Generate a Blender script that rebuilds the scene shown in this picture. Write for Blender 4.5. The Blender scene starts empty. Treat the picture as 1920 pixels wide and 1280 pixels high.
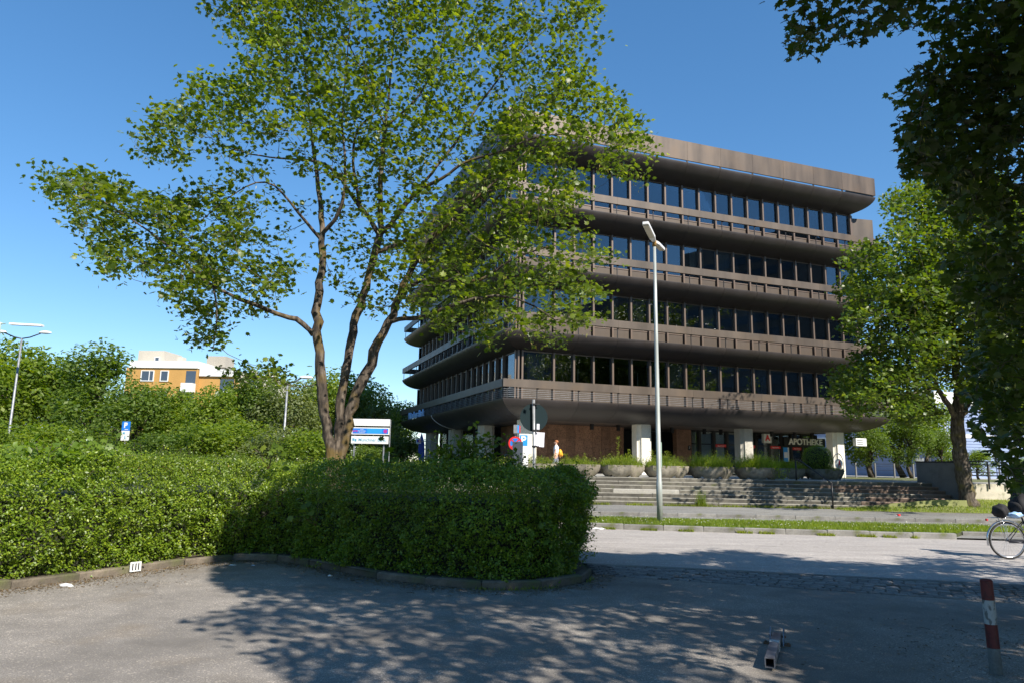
import bpy, bmesh, math, random
import numpy as np
from mathutils import Vector, Matrix, noise as mnoise

R = math.radians
random.seed(7)
RNG = np.random.default_rng(11)
scene = bpy.context.scene
COL = scene.collection

# ------------------------------------------------------------------ camera
PITCH, ROLL, FPX, CAMZ = 0.169689669, 0.0187415616, 1337.1, 1.6
_cp, _sp, _cr, _sr = math.cos(PITCH), math.sin(PITCH), math.cos(ROLL), math.sin(ROLL)
FW = np.array([0, _cp, _sp]); _rt = np.array([1., 0, 0]); _up = np.array([0, -_sp, _cp])
RT = _rt * _cr + _up * _sr
UP = _up * _cr - _rt * _sr
cam_d = bpy.data.cameras.new('camera')
cam_d.sensor_width = 36.0
cam_d.lens = FPX / 1920 * 36.0
cam_d.clip_start = 0.1
cam_d.clip_end = 3000
cam = bpy.data.objects.new('camera', cam_d)
COL.objects.link(cam)
cam.matrix_world = Matrix(((RT[0], UP[0], -FW[0], 0), (RT[1], UP[1], -FW[1], 0), (RT[2], UP[2], -FW[2], CAMZ), (0, 0, 0, 1)))
scene.camera = cam

# ------------------------------------------------------------------ light
SUN_EL, SUN_AZ = R(41), R(142)
world = bpy.data.worlds.new('World')
scene.world = world
world.use_nodes = True
wn = world.node_tree
sky = wn.nodes.new('ShaderNodeTexSky')
sky.sky_type = 'NISHITA'
sky.sun_disc = False
sky.sun_elevation = SUN_EL
sky.sun_rotation = SUN_AZ
sky.air_density = 1.0
sky.air_density = 0.9
sky.dust_density = 0.0
sky.ozone_density = 4.0
bg = wn.nodes['Background']
hs = wn.nodes.new('ShaderNodeHueSaturation')
hs.inputs['Saturation'].default_value = 1.32
gm = wn.nodes.new('ShaderNodeGamma')
gm.inputs['Gamma'].default_value = 0.78
wn.links.new(sky.outputs[0], gm.inputs['Color'])
wn.links.new(gm.outputs[0], hs.inputs['Color'])
wn.links.new(hs.outputs[0], bg.inputs[0])
bg.inputs[1].default_value = 0.145
sun_d = bpy.data.lights.new('sun', 'SUN')
sun_d.energy = 5.0
sun_d.angle = R(0.53)
sun_d.color = (1.0, 0.93, 0.83)
sun = bpy.data.objects.new('sun', sun_d)
COL.objects.link(sun)
SUNV = np.array([math.sin(SUN_AZ) * math.cos(SUN_EL), math.cos(SUN_AZ) * math.cos(SUN_EL), math.sin(SUN_EL)])
sun.rotation_euler = Vector(SUNV).to_track_quat('Z', 'Y').to_euler()
sun.location = (20, -20, 30)
vs = scene.view_settings
vs.view_transform = 'Standard'
vs.look = 'None'
vs.exposure = 0.85
vs.gamma = 1.0
vs.use_curve_mapping = False
scene.cycles.max_bounces = 8
scene.cycles.transparent_max_bounces = 12
scene.cycles.transmission_bounces = 6
scene.cycles.diffuse_bounces = 4

# ------------------------------------------------------------------ helpers
def ray(x, y):
    return FW + (x - 960) / FPX * RT + (640 - y) / FPX * UP
def at(x, y, Y):
    d = ray(x, y); t = Y / d[1]
    return np.array([d[0] * t, Y, CAMZ + d[2] * t])
def project(P):
    d = np.asarray(P, float) - np.array([0, 0, CAMZ])
    w = d @ FW
    w = np.where(np.abs(w) < 1e-6, 1e-6, w)
    return 960 + FPX * (d @ RT) / w, 640 - FPX * (d @ UP) / w, w
def inpoly(px, py, poly):
    px = np.asarray(px); py = np.asarray(py)
    c = np.zeros(px.shape, bool)
    n = len(poly); j = n - 1
    for i in range(n):
        xi, yi = poly[i]; xj, yj = poly[j]
        if yi != yj:
            m = ((yi > py) != (yj > py)) & (px < (xj - xi) * (py - yi) / (yj - yi) + xi)
            c ^= m
        j = i
    return c

def mat(name, base=(.5, .5, .5), rough=.8, metal=0., spec=.5):
    m = bpy.data.materials.new(name); m.use_nodes = True
    p = m.node_tree.nodes['Principled BSDF']
    p.inputs['Base Color'].default_value = (*base, 1)
    p.inputs['Roughness'].default_value = rough
    p.inputs['Metallic'].default_value = metal
    p.inputs['Specular IOR Level'].default_value = spec
    return m, m.node_tree, p
def tex(nt, kind='Noise', scale=5., detail=4., coord='Object', stretch=(1, 1, 1), **kw):
    tc = nt.nodes.new('ShaderNodeTexCoord'); mp = nt.nodes.new('ShaderNodeMapping')
    mp.inputs['Scale'].default_value = stretch
    nt.links.new(tc.outputs[coord], mp.inputs[0])
    t = nt.nodes.new('ShaderNodeTex' + kind)
    t.inputs['Scale'].default_value = scale
    if 'Detail' in t.inputs: t.inputs['Detail'].default_value = detail
    nt.links.new(mp.outputs[0], t.inputs['Vector'])
    return t.outputs[0]
def ramp(nt, src, stops):
    r = nt.nodes.new('ShaderNodeValToRGB')
    el = r.color_ramp.elements
    while len(el) < len(stops): el.new(.5)
    for e, (p, c) in zip(el, stops):
        e.position = p; e.color = (*c, 1) if len(c) == 3 else c
    nt.links.new(src, r.inputs[0])
    return r.outputs[0]
def mix(nt, a, b, fac, mode='MIX'):
    m = nt.nodes.new('ShaderNodeMix'); m.data_type = 'RGBA'; m.blend_type = mode
    for s, v in ((m.inputs[6], a), (m.inputs[7], b), (m.inputs[0], fac)):
        if hasattr(v, 'links') or isinstance(v, bpy.types.NodeSocket): nt.links.new(v, s)
        elif isinstance(v, (int, float)): s.default_value = v
        else: s.default_value = (*v, 1)
    return m.outputs[2]
def bump(nt, p, src, strength=.3, dist=.02):
    b = nt.nodes.new('ShaderNodeBump'); b.inputs['Strength'].default_value = strength
    b.inputs['Distance'].default_value = dist
    nt.links.new(src, b.inputs['Height']); nt.links.new(b.outputs[0], p.inputs['Normal'])
def col(nt, p, src): nt.links.new(src, p.inputs['Base Color'])
def objrand(nt):
    return nt.nodes.new('ShaderNodeObjectInfo').outputs['Random']
def g3(v): return (v, v, v)

class MB:
    def __init__(s): s.v = []; s.f = []; s.mi = []; s.cur = 0
    def add(s, vs, fs):
        o = len(s.v); s.v += [tuple(map(float, v)) for v in vs]
        s.f += [tuple(i + o for i in f) for f in fs]; s.mi += [s.cur] * len(fs)
    def box(s, a, b, bev=0.):
        (x0, y0, z0), (x1, y1, z1) = a, b
        if bev <= 0:
            s.add([(x0, y0, z0), (x1, y0, z0), (x1, y1, z0), (x0, y1, z0), (x0, y0, z1), (x1, y0, z1), (x1, y1, z1), (x0, y1, z1)],
                  [(0, 3, 2, 1), (4, 5, 6, 7), (0, 1, 5, 4), (1, 2, 6, 5), (2, 3, 7, 6), (3, 0, 4, 7)])
        else:
            e = bev
            r0 = [(x0 + e, y0 + e), (x1 - e, y0 + e), (x1 - e, y1 - e), (x0 + e, y1 - e)]
            r1 = [(x0, y0), (x1, y0), (x1, y1), (x0, y1)]
            vs = [(*p, z0) for p in r1] + [(*p, z1 - e) for p in r1] + [(*p, z1) for p in r0]
            fs = [(3, 2, 1, 0), (8, 9, 10, 11)]
            for k in (0, 4):
                for i in range(4):
                    j = (i + 1) % 4; fs.append((k + i, k + j, k + 4 + j, k + 4 + i))
            s.add(vs, fs)
    def prism(s, poly, z0, z1, zt=None):
        n = len(poly)
        zt = zt or [z1] * n
        s.add([(x, y, z0) for x, y in poly] + [(poly[i][0], poly[i][1], zt[i]) for i in range(n)],
              [tuple(range(n - 1, -1, -1)), tuple(range(n, 2 * n))] + [(i, (i + 1) % n, n + (i + 1) % n, n + i) for i in range(n)])
    def tube(s, pts, rad, n=8, cap=True):
        pts = [Vector(p) for p in pts]
        rad = [rad] * len(pts) if isinstance(rad, (int, float)) else list(rad)
        t0 = (pts[1] - pts[0]).normalized()
        a = Vector((0, 0, 1)) if abs(t0.z) < .9 else Vector((1, 0, 0))
        u = t0.cross(a).normalized()
        vs = []; fs = []
        for i, p in enumerate(pts):
            t = (pts[min(i + 1, len(pts) - 1)] - pts[max(i - 1, 0)]).normalized()
            u = (u - t * u.dot(t)).normalized(); w = t.cross(u)
            for k in range(n):
                an = 2 * math.pi * k / n
                vs.append(p + (u * math.cos(an) + w * math.sin(an)) * rad[i])
        for i in range(len(pts) - 1):
            for k in range(n):
                k2 = (k + 1) % n
                fs.append((i * n + k, i * n + k2, (i + 1) * n + k2, (i + 1) * n + k))
        if cap:
            fs.append(tuple(range(n - 1, -1, -1))); o = (len(pts) - 1) * n
            fs.append(tuple(range(o, o + n)))
        s.add(vs, fs)
    def mesh(s, name, mats, smooth=False):
        me = bpy.data.meshes.new(name)
        me.from_pydata(s.v, [], s.f)
        for m in (mats if isinstance(mats, (list, tuple)) else [mats]): me.materials.append(m)
        if any(s.mi): me.polygons.foreach_set('material_index', s.mi)
        if smooth: me.polygons.foreach_set('use_smooth', [True] * len(s.f))
        me.update()
        return me
    def build(s, name, mats, parent=None, smooth=False, loc=None, rot=0):
        return inst(name, s.mesh(name, mats, smooth), parent, loc, rot)
def inst(name, me, parent=None, loc=None, rot=0):
    o = bpy.data.objects.new(name, me); COL.objects.link(o)
    if parent: o.parent = parent
    if loc is not None: o.location = loc
    if rot: o.rotation_euler = (0, 0, rot) if isinstance(rot, (int, float)) else rot
    return o
def smooth_by_angle(o, a=40):
    me = o.data
    me.polygons.foreach_set('use_smooth', [True] * len(me.polygons))
    me.set_sharp_from_angle(angle=R(a))
    return o
def empty(name, loc=(0, 0, 0), rot=0):
    o = bpy.data.objects.new(name, None); COL.objects.link(o); o.location = loc
    o.rotation_euler = (0, 0, rot) if isinstance(rot, (int, float)) else rot
    o.empty_display_size = .3
    return o
def tag(o, label=None, cat=None, group=None, kind=None):
    if label: o['label'] = label
    if cat: o['category'] = cat
    if group: o['group'] = group
    if kind: o['kind'] = kind
    return o
def copy_tree(o, parent=None):
    c = o.copy(); COL.objects.link(c); c.parent = parent
    for ch in list(o.children): copy_tree(ch, c)
    return c
def text_mesh(name, body, size, extr, material, parent, loc, rot, align='CENTER', bold=0., sx=1.):
    cu = bpy.data.curves.new(name, 'FONT'); cu.body = body; cu.size = size; cu.extrude = extr
    cu.align_x = align; cu.align_y = 'CENTER'; cu.offset = bold
    tmp = bpy.data.objects.new(name, cu); COL.objects.link(tmp)
    dg = bpy.context.evaluated_depsgraph_get()
    me = bpy.data.meshes.new_from_object(tmp.evaluated_get(dg))
    bpy.data.objects.remove(tmp)
    me.materials.clear(); me.materials.append(material)
    o = bpy.data.objects.new(name, me); COL.objects.link(o); o.parent = parent
    o.location = loc; o.rotation_euler = rot; o.scale = (sx, 1, 1)
    return o

# ------------------------------------------------------------------ materials
M = {}
def bronze(name, c, streak=.2):
    m, nt, p = mat(name, c, .46, .25)
    n1 = tex(nt, 'Noise', 1.0, 6, 'Object', (1.3, 1.3, .2))
    n2 = tex(nt, 'Noise', .8, 3, 'Object')
    a = ramp(nt, n1, [(.3, tuple(x * (1 - streak) for x in c)), (.5, c), (.75, tuple(min(1, x * (1 + streak)) for x in c))])
    b = mix(nt, a, (c[0] * 1.35, c[1] * 1.2, c[2] * .95), ramp(nt, n2, [(.5, g3(0)), (.75, g3(.6))]))
    hr = mix(nt, g3(.86), g3(1.12), objrand(nt))
    col(nt, p, mix(nt, b, hr, 1.0, 'MULTIPLY'))
    rr = nt.nodes.new('ShaderNodeMapRange'); rr.inputs[3].default_value = .36; rr.inputs[4].default_value = .6
    nt.links.new(n1, rr.inputs[0]); nt.links.new(rr.outputs[0], p.inputs['Roughness'])
    bump(nt, p, tex(nt, 'Noise', .9, 2, 'Object'), .12, .05)
    return m
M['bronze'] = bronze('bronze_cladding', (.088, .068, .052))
M['bronze_cove'] = bronze('bronze_cove', (.040, .034, .033), .2)  # darker than the cladding to carry the shade under the ledges
M['bronze_rust'] = bronze('bronze_parapet', (.080, .058, .042), .40)
M['mullion'], _, _ = mat('mullion_bronze', (.13, .095, .073), .45, .3)
M['dark_metal'], _, _ = mat('dark_metal', (.018, .018, .02), .45, .3)
M['black_rubber'], _, _ = mat('black_rubber', (.012, .012, .013), .7)
M['core'], _, _ = mat('dark_interior', (.03, .03, .033), .9)
M['soffit'] = bronze('soffit_metal', (.085, .072, .068), .2)

def glass_mat(name, tint, refl, rough=.015):
    m = bpy.data.materials.new(name); m.use_nodes = True; nt = m.node_tree
    nt.nodes.remove(nt.nodes['Principled BSDF'])
    out = nt.nodes['Material Output']
    tr = nt.nodes.new('ShaderNodeBsdfTransparent'); tr.inputs[0].default_value = (*tint, 1)
    gl = nt.nodes.new('ShaderNodeBsdfGlossy'); gl.inputs['Roughness'].default_value = rough
    gl.inputs['Color'].default_value = (.9, .95, 1, 1)
    lw = nt.nodes.new('ShaderNodeLayerWeight'); lw.inputs[0].default_value = .35
    mr = nt.nodes.new('ShaderNodeMapRange'); mr.inputs[3].default_value = refl; mr.inputs[4].default_value = .95
    nt.links.new(lw.outputs['Fresnel'], mr.inputs[0])
    b = nt.nodes.new('ShaderNodeBump'); b.inputs['Strength'].default_value = .04; b.inputs['Distance'].default_value = .02
    nz = tex(nt, 'Noise', .8, 2, 'Object')
    nt.links.new(nz, b.inputs['Height']); nt.links.new(b.outputs[0], gl.inputs['Normal'])
    mx = nt.nodes.new('ShaderNodeMixShader')
    nt.links.new(mr.outputs[0], mx.inputs[0]); nt.links.new(tr.outputs[0], mx.inputs[1]); nt.links.new(gl.outputs[0], mx.inputs[2])
    nt.links.new(mx.outputs[0], out.inputs[0])
    return m
M['glass'] = glass_mat('window_glass', (.5, .53, .55), .065)
M['shop_glass'] = glass_mat('shop_glass', (.8, .83, .82), .07)
M['curtain'], nt, p = mat('curtain_fabric', (.55, .56, .5), .9)
col(nt, p, ramp(nt, tex(nt, 'Noise', 30, 2, 'Object', (1, 1, .02)), [(.3, (.3, .31, .28)), (.6, (.62, .63, .56))]))
M['white_blind'], _, _ = mat('white_blind', (.62, .66, .62), .8)

def stone(name, c, var=.4, scale=6., moss=0., dark=.35, bumpy=.3):
    m, nt, p = mat(name, c, .88)
    n1 = tex(nt, 'Noise', scale, 8); n2 = tex(nt, 'Noise', scale * .25, 4)
    n3 = tex(nt, 'Noise', 60, 3)
    a = ramp(nt, n1, [(.3, tuple(x * (1 - var) for x in c)), (.55, c), (.8, tuple(min(.85, x * (1 + var * .7)) for x in c))])
    a = mix(nt, a, tuple(x * dark for x in c), ramp(nt, n2, [(.45, g3(0)), (.7, g3(.75))]))
    if moss: a = mix(nt, a, (.09, .10, .03), ramp(nt, tex(nt, 'Noise', 2.3, 5), [(.62 - moss * .2, g3(0)), (.75, g3(.8))]))
    a = mix(nt, a, mix(nt, g3(.72), g3(1.25), objrand(nt)), 1.0, 'MULTIPLY')
    a = mix(nt, a, ramp(nt, n3, [(.3, g3(.8)), (.7, g3(1.15))]), 1.0, 'MULTIPLY')
    col(nt, p, a); bump(nt, p, n1, bumpy, .02)
    return m
M['step'] = stone('weathered_step_stone', (.125, .115, .092), .45, 5, .15, .42)
def pale_top(m, c):  # upward faces are mixed to a paler tone
    nt = m.node_tree; p = nt.nodes['Principled BSDF']; src = p.inputs['Base Color'].links[0].from_socket
    ge = nt.nodes.new('ShaderNodeNewGeometry'); sp = nt.nodes.new('ShaderNodeSeparateXYZ'); nt.links.new(ge.outputs['True Normal'], sp.inputs[0])
    n = tex(nt, 'Noise', 3, 5)
    f = nt.nodes.new('ShaderNodeMath'); f.operation = 'MULTIPLY'
    nt.links.new(ramp(nt, sp.outputs[2], [(.4, g3(0)), (.7, g3(1))]), f.inputs[0]); nt.links.new(ramp(nt, n, [(.3, g3(.4)), (.6, g3(1))]), f.inputs[1])
    nt.links.new(mix(nt, src, c, f.outputs[0]), p.inputs['Base Color'])
pale_top(M['step'], (.25, .235, .195))
M['step_light'] = stone('newer_pale_stone', (.42, .40, .35), .2, 5, 0, .8)
M['step_red'] = stone('brown_step_stone', (.13, .09, .066), .4, 5, .1, .5)
pale_top(M['step_red'], (.26, .19, .145))
M['planter'] = stone('planter_concrete', (.30, .265, .205), .45, 5, .15, .45)
M['kerb'] = stone('kerb_granite', (.195, .187, .17), .25, 9, .1, .6)
M['kerb_old'] = stone('old_kerb_stone', (.14, .115, .085), .45, 7, .5, .4)
M['concrete'] = stone('grey_concrete', (.17, .17, .17), .2, 3, 0, .65)  # darkened so the wing wall carries the tree shade in its colour
M['concrete_lichen'] = stone('lichen_concrete', (.44, .40, .32), .3, 3, .3, .55)
M['column'] = stone('pale_column_concrete', (.62, .59, .51), .12, 3, 0, .8, .15)
M['tile'] = None
m, nt, p = mat('brown_travertine', (.2, .11, .07), .75)
vo = tex(nt, 'Noise', 22, 6); vo2 = tex(nt, 'Noise', 3, 4)
a = ramp(nt, vo, [(.34, (.05, .028, .02)), (.42, (.24, .125, .075)), (.75, (.34, .19, .115))])
a = mix(nt, a, mix(nt, g3(.75), g3(1.2), objrand(nt)), 1.0, 'MULTIPLY')
a = mix(nt, a, ramp(nt, vo2, [(.3, g3(.75)), (.7, g3(1.1))]), 1.0, 'MULTIPLY')
col(nt, p, a); bump(nt, p, vo, .4, .02); M['tile'] = m

def asphalt(name, c, speck=.5, big=.3, dirt=0., streak=(1, 1, 1)):
    m, nt, p = mat(name, c, .85)
    n = tex(nt, 'Voronoi', 55, 0); n2 = tex(nt, 'Noise', 90, 3); n3 = tex(nt, 'Noise', .55, 5, 'Object', streak); n4 = tex(nt, 'Noise', 3.0, 6, 'Object', streak)
    a = ramp(nt, n2, [(.3, tuple(x * (1 - speck) for x in c)), (.52, c), (.72, tuple(x * (1 + speck * 1.5) for x in c))])
    wn_ = nt.nodes.new('ShaderNodeTexWhiteNoise')
    vv = nt.nodes.new('ShaderNodeTexVoronoi'); vv.inputs['Scale'].default_value = 75
    tc = nt.nodes.new('ShaderNodeTexCoord'); nt.links.new(tc.outputs['Object'], vv.inputs['Vector'])
    sep = nt.nodes.new('ShaderNodeSeparateColor'); nt.links.new(vv.outputs['Color'], sep.inputs[0])
    a = mix(nt, a, (c[0] * 2.4, c[1] * 2.35, c[2] * 2.2), ramp(nt, sep.outputs[0], [(.88, g3(0)), (.97, g3(.7))]))
    a = mix(nt, a, tuple(x * .55 for x in c), ramp(nt, n3, [(.4, g3(0)), (.68, g3(big * 1.6))]))
    a = mix(nt, a, ramp(nt, n4, [(.25, g3(.82)), (.75, g3(1.15))]), 1.0, 'MULTIPLY')
    # cracks
    cr = nt.nodes.new('ShaderNodeTexVoronoi'); cr.feature = 'DISTANCE_TO_EDGE'; cr.inputs['Scale'].default_value = .16
    wv = nt.nodes.new('ShaderNodeVectorMath'); wv.operation = 'ADD'
    nn = nt.nodes.new('ShaderNodeTexNoise'); nn.inputs['Scale'].default_value = 1.3; nn.inputs['Detail'].default_value = 5
    nt.links.new(tc.outputs['Object'], nn.inputs['Vector']); nt.links.new(tc.outputs['Object'], wv.inputs[0]); nt.links.new(nn.outputs['Color'], wv.inputs[1])
    nt.links.new(wv.outputs[0], cr.inputs['Vector'])
    a = mix(nt, a, tuple(x * .35 for x in c), ramp(nt, cr.outputs[0], [(.0015, g3(.35)), (.004, g3(0))]))
    st_ = ramp(nt, tex(nt, 'Noise', 1.9, 2), [(.66, g3(0)), (.72, g3(.35))])
    a = mix(nt, a, tuple(x * .6 for x in c), st_)
    if dirt: a = mix(nt, a, (.16, .12, .075), ramp(nt, tex(nt, 'Noise', 1.2, 8), [(.55, g3(0)), (.8, g3(dirt))]))
    col(nt, p, a); bump(nt, p, n2, .5, .01)
    return m
M['lot'] = asphalt('car_park_asphalt', (.235, .212, .187), .5, .5, .5)
M['road'] = asphalt('road_asphalt', (.32, .295, .275), .2, .15, 0, (.25, 1, 1))
M['path'] = asphalt('footpath_asphalt', (.20, .195, .18), .3, .3, .3, (.3, 1, 1))
M['soil'] = stone('leaf_strewn_soil', (.085, .062, .042), .6, 14, .2, .5, .8)
M['cobble'] = stone('cobble_granite', (.21, .20, .19), .3, 12, 0, .7)
M['far_ground'] = stone('far_ground', (.07, .085, .035), .4, .3, .3, .6, .1)
M['terrace'] = stone('terrace_slabs', (.30, .29, .26), .25, 2, .1, .75, .1)
M['lawn'] = stone('dry_lawn', (.16, .17, .06), .4, 1.2, .1, .8, .3)
M['verge_soil'] = stone('verge_soil', (.05, .06, .02), .4, 5, .5, .6, .3)

def leafmat(name, cols, trans=.45, rough=.42, tcol=None):
    m = bpy.data.materials.new(name); m.use_nodes = True; nt = m.node_tree
    p = nt.nodes['Principled BSDF']; out = nt.nodes['Material Output']
    geo = nt.nodes.new('ShaderNodeNewGeometry')
    n = len(cols)
    c = ramp(nt, geo.outputs['Random Per Island'], [(i / (n - 1), cc) for i, cc in enumerate(cols)])
    big = tex(nt, 'Noise', .5, 3)
    c = mix(nt, c, ramp(nt, big, [(.3, g3(.75)), (.7, g3(1.25))]), 1.0, 'MULTIPLY')
    nt.links.new(c, p.inputs['Base Color']); p.inputs['Roughness'].default_value = rough
    p.inputs['Specular IOR Level'].default_value = .45
    tl = nt.nodes.new('ShaderNodeBsdfTranslucent')
    tc = mix(nt, c, tcol or (2.7, 2.6, .5), 1.0, 'MULTIPLY')
    nt.links.new(tc, tl.inputs[0])
    mx = nt.nodes.new('ShaderNodeMixShader'); mx.inputs[0].default_value = trans
    nt.links.new(p.outputs[0], mx.inputs[1]); nt.links.new(tl.outputs[0], mx.inputs[2])
    nt.links.new(mx.outputs[0], out.inputs[0])
    return m
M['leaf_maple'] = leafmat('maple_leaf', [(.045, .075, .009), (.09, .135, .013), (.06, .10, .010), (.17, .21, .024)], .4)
M['leaf_dark'] = leafmat('shaded_maple_leaf', [(.034, .056, .010), (.050, .080, .012), (.040, .066, .010), (.065, .10, .014)], .34)  # shade of the near crown's undersides put into darker leaf tones
M['leaf_far'] = leafmat('pale_maple_leaf', [(.045, .082, .009), (.07, .118, .012), (.12, .155, .019), (.055, .10, .010)], .34)
M['seed'] = leafmat('maple_seed', [(.20, .21, .05), (.28, .27, .07), (.22, .16, .06)], .4)
M['leaf_hedge'] = leafmat('hedge_leaf', [(.06, .10, .007), (.13, .20, .011), (.08, .135, .008), (.24, .30, .02)], .28, .42)
M['leaf_vine'] = leafmat('vine_leaf', [(.10, .17, .02), (.14, .21, .03), (.09, .15, .02)], .45)
M['leaf_bg1'] = leafmat('background_leaf_mid', [(.07, .12, .010), (.12, .18, .014), (.18, .23, .022)], .45, .55)
M['leaf_bg2'] = leafmat('background_leaf_dark', [(.055, .10, .012), (.085, .14, .015), (.12, .17, .018)], .4, .55)
M['leaf_bg3'] = leafmat('background_leaf_grey', [(.10, .135, .045), (.14, .17, .06), (.12, .15, .05)], .4, .55)
M['grass'] = leafmat('grass_blade', [(.10, .16, .012), (.14, .20, .016), (.20, .23, .03)], .45, .5)
M['weed'] = leafmat('weed_leaf', [(.11, .16, .016), (.19, .21, .035), (.14, .18, .02)], .45, .5)
M['clover'], _, _ = mat('clover_flower', (.75, .74, .62), .8)
M['hedge_core'], _, _ = mat('hedge_shade_core', (.022, .024, .012), .95)  # near black colour stands for the shade deep in the foliage
def bark(name, c1, c2, moss=(.11, .09, .02)):
    m, nt, p = mat(name, c1, .9)
    n1 = tex(nt, 'Noise', 14, 7, 'Object', (1, 1, .3)); n2 = tex(nt, 'Noise', 2.5, 4)
    a = ramp(nt, n1, [(.35, tuple(x * .35 for x in c1)), (.5, c1), (.68, c2)])
    a = mix(nt, a, moss, ramp(nt, n2, [(.52, g3(0)), (.66, g3(.7))]))
    col(nt, p, a); bump(nt, p, n1, .8, .03)
    return m
M['bark'] = bark('maple_bark', (.060, .045, .032), (.15, .12, .09), (.13, .085, .015))
M['bark_dark'] = bark('dark_bark', (.07, .055, .04), (.14, .115, .09))
M['white'], _, _ = mat('white_paint', (.64, .64, .62), .5)
M['cream'] = stone('cream_render', (.44, .40, .33), .08, 1, 0, .9, .05)
M['orange'] = stone('orange_render', (.50, .28, .08), .08, .6, 0, .92, .05)
M['galv'], nt, p = mat('galvanised_steel', (.25, .26, .27), .5, .5)
col(nt, p, ramp(nt, tex(nt, 'Noise', 8, 4), [(.3, (.18, .19, .20)), (.7, (.32, .33, .35))]))
M['pole_grey'], nt, p = mat('painted_pole', (.36, .39, .37), .45, .2)
col(nt, p, ramp(nt, tex(nt, 'Noise', 3, 5, 'Object', (1, 1, .3)), [(.35, (.27, .29, .27)), (.65, (.42, .45, .43))]))
M['pole_green'], _, _ = mat('green_grey_pole', (.26, .36, .30), .5)
M['lamp_glass'], _, _ = mat('lamp_glass', (.55, .5, .4), .25)
M['lamp_white'], _, _ = mat('lamp_housing', (.7, .7, .7), .4)
M['blue_sign'], _, _ = mat('sign_blue', (.01, .16, .55), .4)
M['navy_blue'], _, _ = mat('banner_blue', (.01, .05, .35), .5)
M['sky_blue'], _, _ = mat('sign_sky_blue', (.02, .25, .65), .4)
M['red'], _, _ = mat('sign_red', (.55, .02, .02), .4)
M['magenta'], _, _ = mat('sign_magenta', (.35, .03, .25), .4)
M['sign_back'], _, _ = mat('sign_back_shaded', (.014, .026, .030), .9, 0., .15)  # tree shade on the sign is put into this dark colour
M['paper'], _, _ = mat('paper', (.60, .60, .68), .7)
M['box_grey'], _, _ = mat('cabinet_shaded', (.035, .045, .065), .6)  # shade on the cabinet face is put into the colour
M['letter'], _, _ = mat('cream_letter', (.8, .78, .70), .5)
M['letter_blue'], _, _ = mat('bank_letter_blue', (.35, .55, .85), .35)
M['text_blue'], _, _ = mat('text_teal', (.08, .28, .40), .5)
M['siding'] = None
m, nt, p = mat('blue_metal_siding', (.26, .33, .50), .5, .1)
a = ramp(nt, tex(nt, 'Noise', .5, 3), [(.3, (.22, .29, .46)), (.7, (.30, .37, .54))]); col(nt, p, a); M['siding'] = m
M['roof_dark'], _, _ = mat('flat_roof', (.1, .1, .1), .9)
M['win_dark'], _, _ = mat('far_window_glass', (.05, .07, .10), .1)

# =================================================================== ground
def sheet(name, poly, z, m, kind='structure', sub=0):
    b = MB(); b.add([(x, y, z) for x, y in poly], [tuple(range(len(poly)))])
    return tag(b.build(name, m), kind=kind)
sheet('ground', [(-900, -900), (900, -900), (900, 900), (-900, 900)], -.03, M['far_ground'])
KL = [(-11.2, -4.0), (-9.0, 3.2), (-7.5, 6.4), (-6.08, 8.95), (-5.42, 10.06), (-4.75, 11.55), (-4.2, 12.05), (-3.55, 11.8), (-2.7, 11.05), (-1.85, 10.3), (-.7, 9.68), (0., 9.58), (.7, 9.86), (1.12, 10.4), (1.27, 11.1)]
lot_poly = [(-30, -40), (60, -40), (60, -8.1), (5.94, 9.47), (1.30, 11.0)] + KL[::-1] + [(-14, -20)]
sheet('car_park', lot_poly, 0.0, M['lot'])
sheet('cobble_bed', [(1.30, 11.0), (5.94, 9.47), (60, -8.1), (60, -5.8), (7.22, 11.22), (2.88, 12.19), (1.32, 12.55)], -.008, M['soil'])
KN = [(-60, 26.7), (2.29, 18.96), (10.84, 17.85), (60, 11.8)]
sheet('road', [(-60, 27), (-60, 24.8), (-14, 15.9), (1.36, 12.31), (2.88, 11.99), (10.5, 10.17), (60, -5.8), (60, 11.8), (10.84, 17.85), (2.29, 18.96)], -.004, M['road'])
sheet('planting_bed', [(x - .12, y + .1) for x, y in KL] + [(1.2, 13.6), (-4, 16.4), (-30, 22), (-30, -4)], .085, M['soil'])

def along(pts, step, start=0.):
    out = []; seg = [(np.array(a, float), np.array(b, float)) for a, b in zip(pts[:-1], pts[1:])]
    L = [np.linalg.norm(b - a) for a, b in seg]; tot = sum(L); d = start
    while d <= tot:
        r = d
        for (a, b), l in zip(seg, L):
            if r <= l: out.append(a + (b - a) * r / l); break
            r -= l
        d += step
    return out
def kerb_row(name, pts, step, w, h, z0, m, side=1, jit=.006, parent_label=None):
    P = along(pts, step)
    root = empty(name, (0, 0, 0)); tag(root, kind='structure')
    for i in range(len(P) - 1):
        a, b = P[i], P[i + 1]; d = b - a; L = np.linalg.norm(d); an = math.atan2(d[1], d[0])
        mb = MB(); y0, y1 = (0, w) if side > 0 else (-w, 0)
        j = random.uniform(-jit, jit)
        mb.box((.006, y0 + j, z0), (L - .006, y1 + j, h + random.uniform(-jit, jit)), .018)
        mb.build('kerbstone', m, root, False, (a[0], a[1], 0), an + random.uniform(-.006, .006))
    return root
kerb_row('car_park_kerb', [(-9.0, 3.2)] + KL[2:], .82, .13, .10, -.05, M['kerb_old'], 1, .014)
kerb_row('verge_kerb', [(-1.0, 19.4), (2.29, 18.96), (10.9, 17.84)], 1.0, .15, .13, -.05, M['kerb'], 1, .008)
kerb_row('set_back_kerb', [(11.6, 18.75), (24, 17.1)], 1.0, .15, .12, -.05, M['kerb'], 1, .008)
KF = [(-2, 24.05), (3.2, 23.9), (15.7, 23.2), (26, 22.5)]
kerb_row('pavement_kerb', KF, 1.25, .15, .13, -.02, M['kerb'], 1, .006)
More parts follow.
